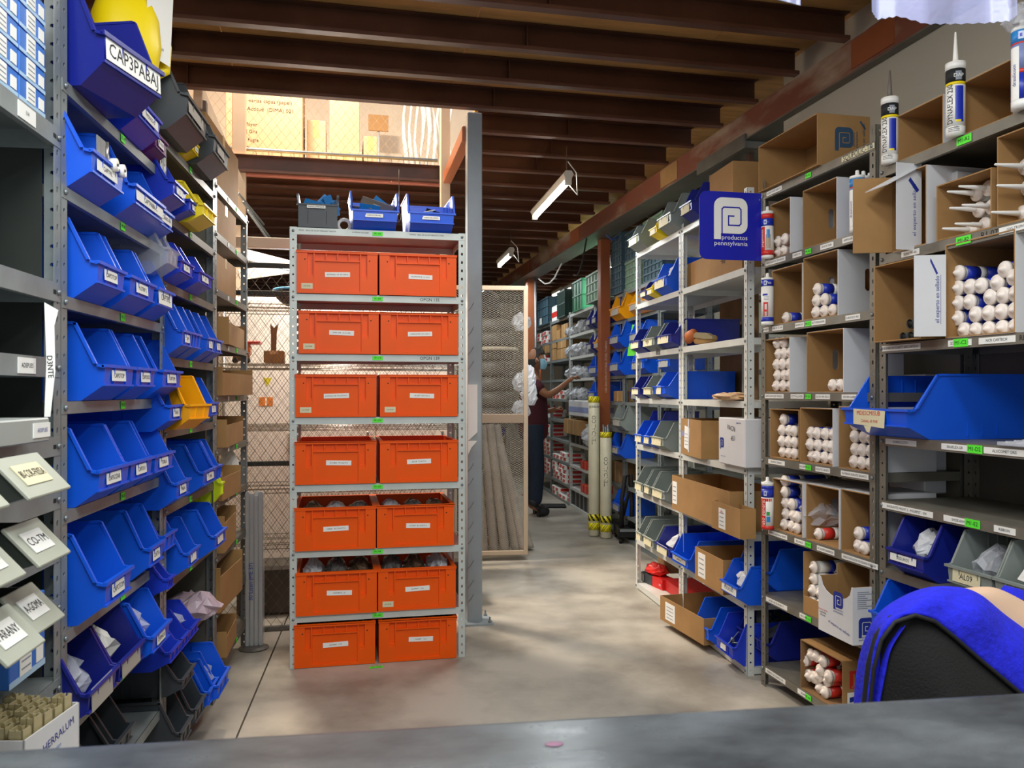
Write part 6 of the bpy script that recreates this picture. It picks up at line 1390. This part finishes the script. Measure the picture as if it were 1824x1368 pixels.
# black folded trolley at the foot of the far rack
tr = thing('black_trolley', 'black folded trolley at the foot of the far rack beside the white rack', 'trolley', hit(1116, 965, 7.35)*1.0); tr.location.z = 0
q = MB(); q.cbox(-.07, .1, 0, .4, .05, .14, BLK, .012); q.build('base', tr)
for x, y in ((-.05, .03), (.08, .03), (-.05, .36), (.08, .36)): q = MB(); q.lathe([(.026, -.012), (.026, .012)], BLK, 12, R=rot('Y', 90), T=(x, y, .027)); q.build('wheel', tr)
q = MB(); q.tube([(-.04, .05, .14), (-.03, .08, .4), (.0, .1, .6), (.05, .1, .62), (.06, .07, .35), (.05, .05, .14)], .02, BLK, 8); q.build('folded_handle', tr)
q = MB(); q.tube([(-.03, .1, .25), (.03, .1, .5)], .035, BLK, 8); q.cbox(-.06, .08, -.004, .002, .11, .135, STEEL, .001); q.build('strap_bundle', tr)
q = MB(); q.cbox(-.16, .16, 0, .22, 0, .025, BLK, .008); o = tag(q.build('black_mat'), 'flat black mat on the floor behind the person', 'mat'); o.location = hit(985, 905, 9.6)*1.0; o.location.z = .002

# ---------------- the person ----------------
def skinned(name, nodes, edges, mat, parent, sub=2, root=0):
    me = bpy.data.meshes.new(name); me.from_pydata([n[0] for n in nodes], edges, []); o = bpy.data.objects.new(name, me); COL.objects.link(o)
    md = o.modifiers.new('skin', 'SKIN'); md.use_smooth_shade = True
    sv = me.skin_vertices[0].data if me.skin_vertices else None
    if sv is None:
        import bmesh as bmm
        b = bmm.new(); b.from_mesh(me); b.verts.layers.skin.verify(); b.to_mesh(me); b.free(); sv = me.skin_vertices[0].data
    for i, n in enumerate(nodes): sv[i].radius = n[1] if isinstance(n[1], tuple) else (n[1], n[1]); sv[i].use_root = (i == root)
    s = o.modifiers.new('sub', 'SUBSURF'); s.levels = sub; s.render_levels = sub
    bake(o); o.data.materials.clear(); o.data.materials.append(mat)
    for p_ in o.data.polygons: p_.use_smooth = True
    o.parent = parent; return o
pe = thing('person', 'person in a maroon T-shirt, dark jeans and pale blue mask, reaching to a far shelf', 'person', hit(950, 918, 9.05)*1.0, math.radians(12)); pe.location.z = 0
pe.scale = (1.0, 1.0, 1.0)
# local: +x is where the person faces; z up. body: pelvis, spine, neck, head, legs, arms
S = [((0, 0, .95), (.11, .09)), ((.0, 0, 1.12), (.12, .095)), ((-.01, 0, 1.32), (.17, .12)), ((-.01, 0, 1.46), (.10, .09)), ((.0, 0, 1.56), .05), ((.015, 0, 1.64), .06),
     ((0, .09, .88), .09), ((.02, .1, .5), .062), ((-.02, .1, .10), .042), ((0, -.09, .88), .09), ((.03, -.1, .5), .062), ((.0, -.1, .1), .042),
     ((0, -.2, 1.43), .056), ((.11, -.24, 1.33), .043), ((.24, -.2, 1.40), .036), ((.36, -.14, 1.49), .026), ((.42, -.12, 1.53), (.032, .018)),
     ((0, .2, 1.42), .056), ((.06, .25, 1.18), .043), ((.22, .2, 1.15), .032), ((.3, .17, 1.18), (.03, .018)), ((.06, .1, .06), .02), ((.07, -.1, .06), .02)]
Eg = [(0, 1), (1, 2), (2, 3), (3, 4), (4, 5), (0, 6), (6, 7), (7, 8), (0, 9), (9, 10), (10, 11), (3, 12), (12, 13), (13, 14), (14, 15), (15, 16), (3, 17), (17, 18), (18, 19), (19, 20), (8, 21), (11, 22)]
skinned('body', S, Eg, SKIN, pe)
for k, (o_, hd) in enumerate((((.42, -.12, 1.53), 1), ((.3, .17, 1.18), -1))):
    for f in range(5):
        if f < 4: bs_ = (o_[0]+.02, o_[1]+(-.024+.016*f), o_[2]+.004); l = (.06, .068, .064, .05)[f]; pts = [bs_, (bs_[0]+l*.5, bs_[1], bs_[2]+.012), (bs_[0]+l*.8, bs_[1], bs_[2]-.004), (bs_[0]+l*.95, bs_[1], bs_[2]-.02)]
        else: pts = [(o_[0]-.01, o_[1]+hd*.02, o_[2]), (o_[0]+.02, o_[1]+hd*.045, o_[2]+.0), (o_[0]+.05, o_[1]+hd*.045, o_[2]-.012), (o_[0]+.06, o_[1]+hd*.04, o_[2]-.02)]
        q = MB(); q.tube(pts, [.0095, .009, .008, .006], SKIN, 8); q.build('thumb' if f == 4 else 'finger', pe)
q = MB(); K = 20; hv = []
for j in range(13):
    th_ = math.pi*j/12
    for k in range(K):
        a = 2*math.pi*k/K; x, y, z = math.sin(th_)*math.cos(a), math.sin(th_)*math.sin(a), math.cos(th_)
        X_ = x*(.098 if x > 0 else .1); Z_ = z*.12
        if z < 0 and x > .2: X_ += .012
        if x > .85 and abs(y) < .3: X_ += .02*max(0, 1-abs(z+.12)*5)           # nose
        if z < -.3 and x < 0: X_ *= .8
        hv.append((.03+X_, y*.078, 1.735+Z_))
q.add(hv, [(j*K+k, (j+1)*K+k, (j+1)*K+(k+1) % K, j*K+(k+1) % K) for j in range(12) for k in range(K)], SKIN, True); q.build('head', pe)
q = MB(); hv = []
for j in range(8):
    th_ = math.pi*.5*j/7
    for k in range(K):
        a = 2*math.pi*k/K; x, y, z = math.sin(th_)*math.cos(a), math.sin(th_)*math.sin(a), math.cos(th_)
        drop = -.09*(j/7) if x < -.1 else (.055*(j/7) if x > .3 else -.03*(j/7)); hv.append((.026+x*.106, y*.086, 1.742+z*.128+drop))
q.add(hv, [(j*K+k, (j+1)*K+k, (j+1)*K+(k+1) % K, j*K+(k+1) % K) for j in range(7) for k in range(K)], HAIR, True); q.build('hair', pe)
for s_ in (-1, 1):
    q = MB(); q.lathe([(.006, -.006), (.022, -.004), (.026, .004), (.01, .006)], SKIN, 10, R=rot('X', 90) @ Matrix.Diagonal((.7, 1.2, 1)), T=(.02, s_*.08, 1.72)); q.build('ear', pe)
    q = MB(); q.lathe([(.003, -.004), (.010, 0), (.003, .004)], WHITE, 10, R=rot('Y', 90), T=(.118, s_*.032, 1.755)); q.lathe([(.001, 0), (.005, .004), (.001, .006)], BLK, 8, R=rot('Y', 90), T=(.119, s_*.032, 1.755)); q.build('eye', pe)
    q = MB(); q.tube([(.05, s_*.079, 1.71), (.02, s_*.088, 1.735)], .003, PAPER, 5); q.build('mask_loop', pe)
q = MB(); mv = []
for i in range(9):
    a = math.radians(-75+150*i/8)
    for j in range(6):
        z = 1.625+.115*j/5; bl = .024*math.sin(math.pi*j/5)*math.cos(a)+.006; mv.append((.035+(.094+bl)*math.cos(a), (.083+bl*.3)*math.sin(a), z))
q.add(mv, [(i*6+j, (i+1)*6+j, (i+1)*6+j+1, i*6+j+1) for i in range(8) for j in range(5)], MASK, True); q.build('face_mask', pe)
sh = [((0, 0, .80), (.19, .16)), ((0, 0, 1.0), (.185, .15)), ((-.01, 0, 1.32), (.185, .135)), ((-.01, 0, 1.46), (.115, .1)), ((0, -.2, 1.43), .072), ((.07, -.225, 1.37), .062), ((0, .2, 1.42), .072), ((.03, .235, 1.3), .062), ((0, 0, 1.52), .062)]
skinned('t_shirt', sh, [(0, 1), (1, 2), (2, 3), (3, 4), (4, 5), (3, 6), (6, 7), (3, 8)], SHIRT, pe)
je = [((0, 0, 1.12), (.15, .13)), ((0, .09, .86), .108), ((.02, .1, .5), .078), ((-.01, .1, .12), .068), ((0, -.09, .86), .102), ((.03, -.1, .5), .082), ((.01, -.1, .12), .068)]
skinned('jeans', je, [(0, 1), (1, 2), (2, 3), (0, 4), (4, 5), (5, 6)], JEAN, pe)
for s_ in (-1, 1):
    skinned('boot', [((-.03, s_*.1, .062), .06), ((.07, s_*.1, .06), .06), ((.17, s_*.1, .055), .055), ((-.01, s_*.1, .2), .068)], [(0, 1), (1, 2), (0, 3)], BOOT, pe)
pe.rotation_euler = (0, 0, math.radians(10))

# ---------------- counter, chair, film ----------------
e0 = Vector((((-120)-PX0)/F*.92, 0)); yl, yr = .38*F/(1334-PY0), .38*F/(1222-PY0)
pL = hit(-40, 1330, .38*F/(1330-PY0)); pR = hit(1870, 1224, .38*F/(1224-PY0)); pL.z = pR.z = 1.0
dcn = (pR-pL); ang = math.atan2(dcn.y, dcn.x); Lc = dcn.length+.3
ct = thing('counter', 'worn dark laminate counter top across the foreground with a rounded edge', 'counter', (pL.x-.15*math.cos(ang), pL.y-.15*math.sin(ang), 0), ang)
q = MB(); prof = [(-.62, 1.0), (-.62, .962)]+[(-.0-.019*(1-math.sin(math.radians(t_))), .981-.019*math.cos(math.radians(t_))) for t_ in range(0, 181, 20)]
n = len(prof); vs = [(x, y, z) for x in (0, Lc) for y, z in prof]; q.add(vs, [tuple(range(n-1, -1, -1)), tuple(range(n, 2*n))]+[(i, (i+1) % n, (i+1) % n+n, i+n) for i in range(n)], CTR); q.build('top', ct)
q = MB(); q.cbox(.05, Lc-.05, -.5, -.08, 0, .961, M('counter base board', '6A6460', .7), .004); q.build('base_cabinet', ct)
q = MB(); q.lathe([(.008, 0), (.0075, .0003)], M('pink stain', '7E5A72', .5), 12, R=Matrix.Diagonal((1.3, .8, 1))); o = q.build('pink_stain', ct, None, 'small pink stain')
pst = hit(987, 1326, .38*F/(1326-PY0)); Mi = Matrix.Rotation(-ang, 3, 'Z') @ (pst-ct.location); o.location = (Mi.x, Mi.y, 1.0005)

def P3(pts, Y): return [hit(a, b, Y+(c if c is not None else 0)) for a, b, c in [(p_+(0,))[:3] for p_ in pts]]
def loft(curves, mat, q, sub=4):
    def cr(P, m=6):
        out = []
        for i in range(len(P)-1):
            p0 = P[max(i-1, 0)]; p1 = P[i]; p2 = P[i+1]; p3 = P[min(i+2, len(P)-1)]
            for j in range(m):
                t = j/m; out.append(.5*((2*p1)+(-p0+p2)*t+(2*p0-5*p1+4*p2-p3)*t*t+(-p0+3*p1-3*p2+p3)*t**3))
        out.append(P[-1]); return out
    C = [cr(c) for c in curves]; rowsn = [cr([c[i] for c in C], sub) for i in range(len(C[0]))]
    K = len(rowsn[0]); vs = [v for r_ in rowsn for v in r_]
    q.add(vs, [(i*K+j, (i+1)*K+j, (i+1)*K+j+1, i*K+j+1) for i in range(len(rowsn)-1) for j in range(K-1)], mat, True)
Nn = [(1549, 1262), (1557, 1190), (1570, 1140), (1594, 1108), (1630, 1096), (1665, 1107), (1700, 1135), (1742, 1172), (1785, 1208), (1850, 1262)]
Rr = [(1546, 1262), (1550, 1165), (1560, 1112), (1594, 1078), (1646, 1057), (1700, 1053), (1738, 1064), (1785, 1100), (1835, 1138), (1900, 1190)]
ch = thing('office_chair', 'black mesh-backed chair standing behind the counter end', 'chair', hit(1680, 1300, 1.72)); ch.location.z = 0
co_ = ch.location.copy()
q = MB(); inner = P3(Nn, 1.66); cen = hit(1690, 1262, 1.60); mid = [cen+(p-cen)*.6+Vector((0, -.02, 0)) for p in inner]
loft([inner, mid, [cen+(p-cen)*.02+Vector((0, -.035, 0)) for p in inner]], MESHB, q)
q.v = [v-co_ for v in q.v]; o = q.build('mesh_back', ch); s = o.modifiers.new('s', 'SOLIDIFY'); s.thickness = .012; s.offset = -1; bake(o)
q = MB(); pts = [p-co_+Vector((0, .012, 0)) for p in P3(Nn, 1.66)]; q.tube(pts, .012, BLK, 8, False); q.build('back_frame', ch)
q = MB(); q.cbox(-.24, .24, .06, .52, .40, .47, MESHB, .03); q.build('seat', ch)
q = MB(); q.tube([(0, .02, .85), (0, .1, .6), (0, .16, .44), (0, .28, .40)], .022, BLK, 8); q.build('back_support', ch)
q = MB(); q.tube([(0, .28, .12), (0, .28, .41)], .028, CHROME, 12); q.build('gas_lift', ch)
for k in range(5):
    a = k*2*math.pi/5+.3; x, y = .28*math.cos(a), .28+.28*math.sin(a)
    q = MB(); q.tube([(0, .28, .13), (x*.5, .28+(y-.28)*.5, .11), (x, y, .075)], [.028, .024, .018], BLK, 8); q.build('leg', ch)
    q = MB(); q.lathe([(.03, -.02), (.03, .02)], BLK, 12, R=rot('Y', 90), T=(x, y, .032)); q.build('caster', ch)
q = MB(); near = P3(Nn, 1.635); ridge = P3(Rr, 1.76); midc = [(a*.5+b*.5)+Vector((0, -.035, .012))+Vector((0, -.008*math.sin(i*2.3), .004*math.cos(i*3.1))) for i, (a, b) in enumerate(zip(near, ridge))]
back = [p+Vector((.0, .06, -.10)) for p in ridge]; back2 = [p+Vector((0, .07, -.26)) for p in ridge]
loft([near, midc, ridge, back, back2], FLEECE, q, 5)
bj = q.build('fleece_jacket'); s = bj.modifiers.new('s', 'SOLIDIFY'); s.thickness = .008; s.offset = 1; bake(bj); tag(bj, 'royal blue fleece jacket with black edging draped over the black chair', 'jacket')
q = MB(); q.tube(P3(Nn, 1.628), .0045, BLK, 6, False); q.build('edging', bj, None, 'black edging')
q = MB(); la = P3([(1548, 1262), (1562, 1190), (1577, 1146), (1600, 1116)], 1.65); lb = P3([(1566, 1262), (1578, 1200), (1588, 1155), (1612, 1112)], 1.63); loft([la, [(a+b)/2+Vector((0, -.012, 0)) for a, b in zip(la, lb)], lb], FLEECE, q); q.build('sleeve_fold', bj)
q = MB(); A_ = P3(Rr[5:], 1.758); B2 = P3([(1716, 1053), (1770, 1052), (1824, 1074), (1870, 1102), (1930, 1150)], 1.84); loft([A_, [(a+b)/2+Vector((0, -.02, .004+.004*math.sin(i*2))) for i, (a, b) in enumerate(zip(A_, B2))], B2, [p+Vector((0, .05, -.12)) for p in B2]], CLOTH, q)
o = tag(q.build('beige_garment'), 'beige cloth lying under the blue fleece on the chair back', 'cloth'); s = o.modifiers.new('s', 'SOLIDIFY'); s.thickness = .005; bake(o)
q = MB(); A_ = P3([(1780, 1052), (1824, 1070), (1880, 1105)], 1.85); B2 = P3([(1790, 1046), (1835, 1058), (1890, 1090)], 1.9); loft([A_, B2, [p+Vector((0, .04, -.1)) for p in B2]], FLEECE, q); q.build('far_sleeve', bj)
bpy.data.objects['fleece_jacket'].location = (0, 0, 0)
# hanging film strips near the lens
LILAC = M('lilac clear film', 'AEB3DA', .18, alpha=.6, bump=.6, scale=7)
for (pts, Y_, lab) in (([(1553, 22), (1562, 36), (1600, 30), (1650, 44), (1700, 44), (1760, 42), (1800, 38), (1812, 28)], 1.75, 'wide clear plastic strip with serrated end hanging at the ceiling corner'), ([(1372, -3), (1400, 4), (1426, 11)], 1.75, 'narrow clear plastic strip end hanging beside the wide one')):
    q = MB(); n = 40; P_ = []
    base = [hit(a, b, Y_+.02*math.sin(i*1.7)) for i, (a, b) in enumerate(pts)]
    rowsn = []
    for j in range(9):
        row = []
        for i in range(n+1):
            f = i/n*(len(base)-1); k = min(int(f), len(base)-2); g_ = f-k; p = base[k]*(1-g_)+base[k+1]*g_
            p = p+Vector((0, .02*math.sin(i*.5+j*.7)*(j/8), (.003 if (i % 2 and j == 0) else 0)+j*.14)); 
            if j > 0: p = p+Vector((-.02*(i/n-.5)*-j*.15, 0, 0))
            row.append(p)
        rowsn.append(row)
    vs = [v for r_ in rowsn for v in r_]; K = n+1
    q.add(vs, [(j*K+i, j*K+i+1, (j+1)*K+i+1, (j+1)*K+i) for j in range(8) for i in range(n)], LILAC, True)
    tag(q.build('plastic_strip'), lab, 'plastic strip')
for o_ in list(bpy.data.objects):
    l_ = o_.get('label')
    if l_ and len(l_.split()) > 16: o_['label'] = ' '.join(l_.replace(' along the ', ' on ').replace(' of the ', ' of ').split()[:16]).rstrip(',')
    if o_.type == 'EMPTY' and o_.get('category') and o_.parent is None: o_.empty_display_size = .05
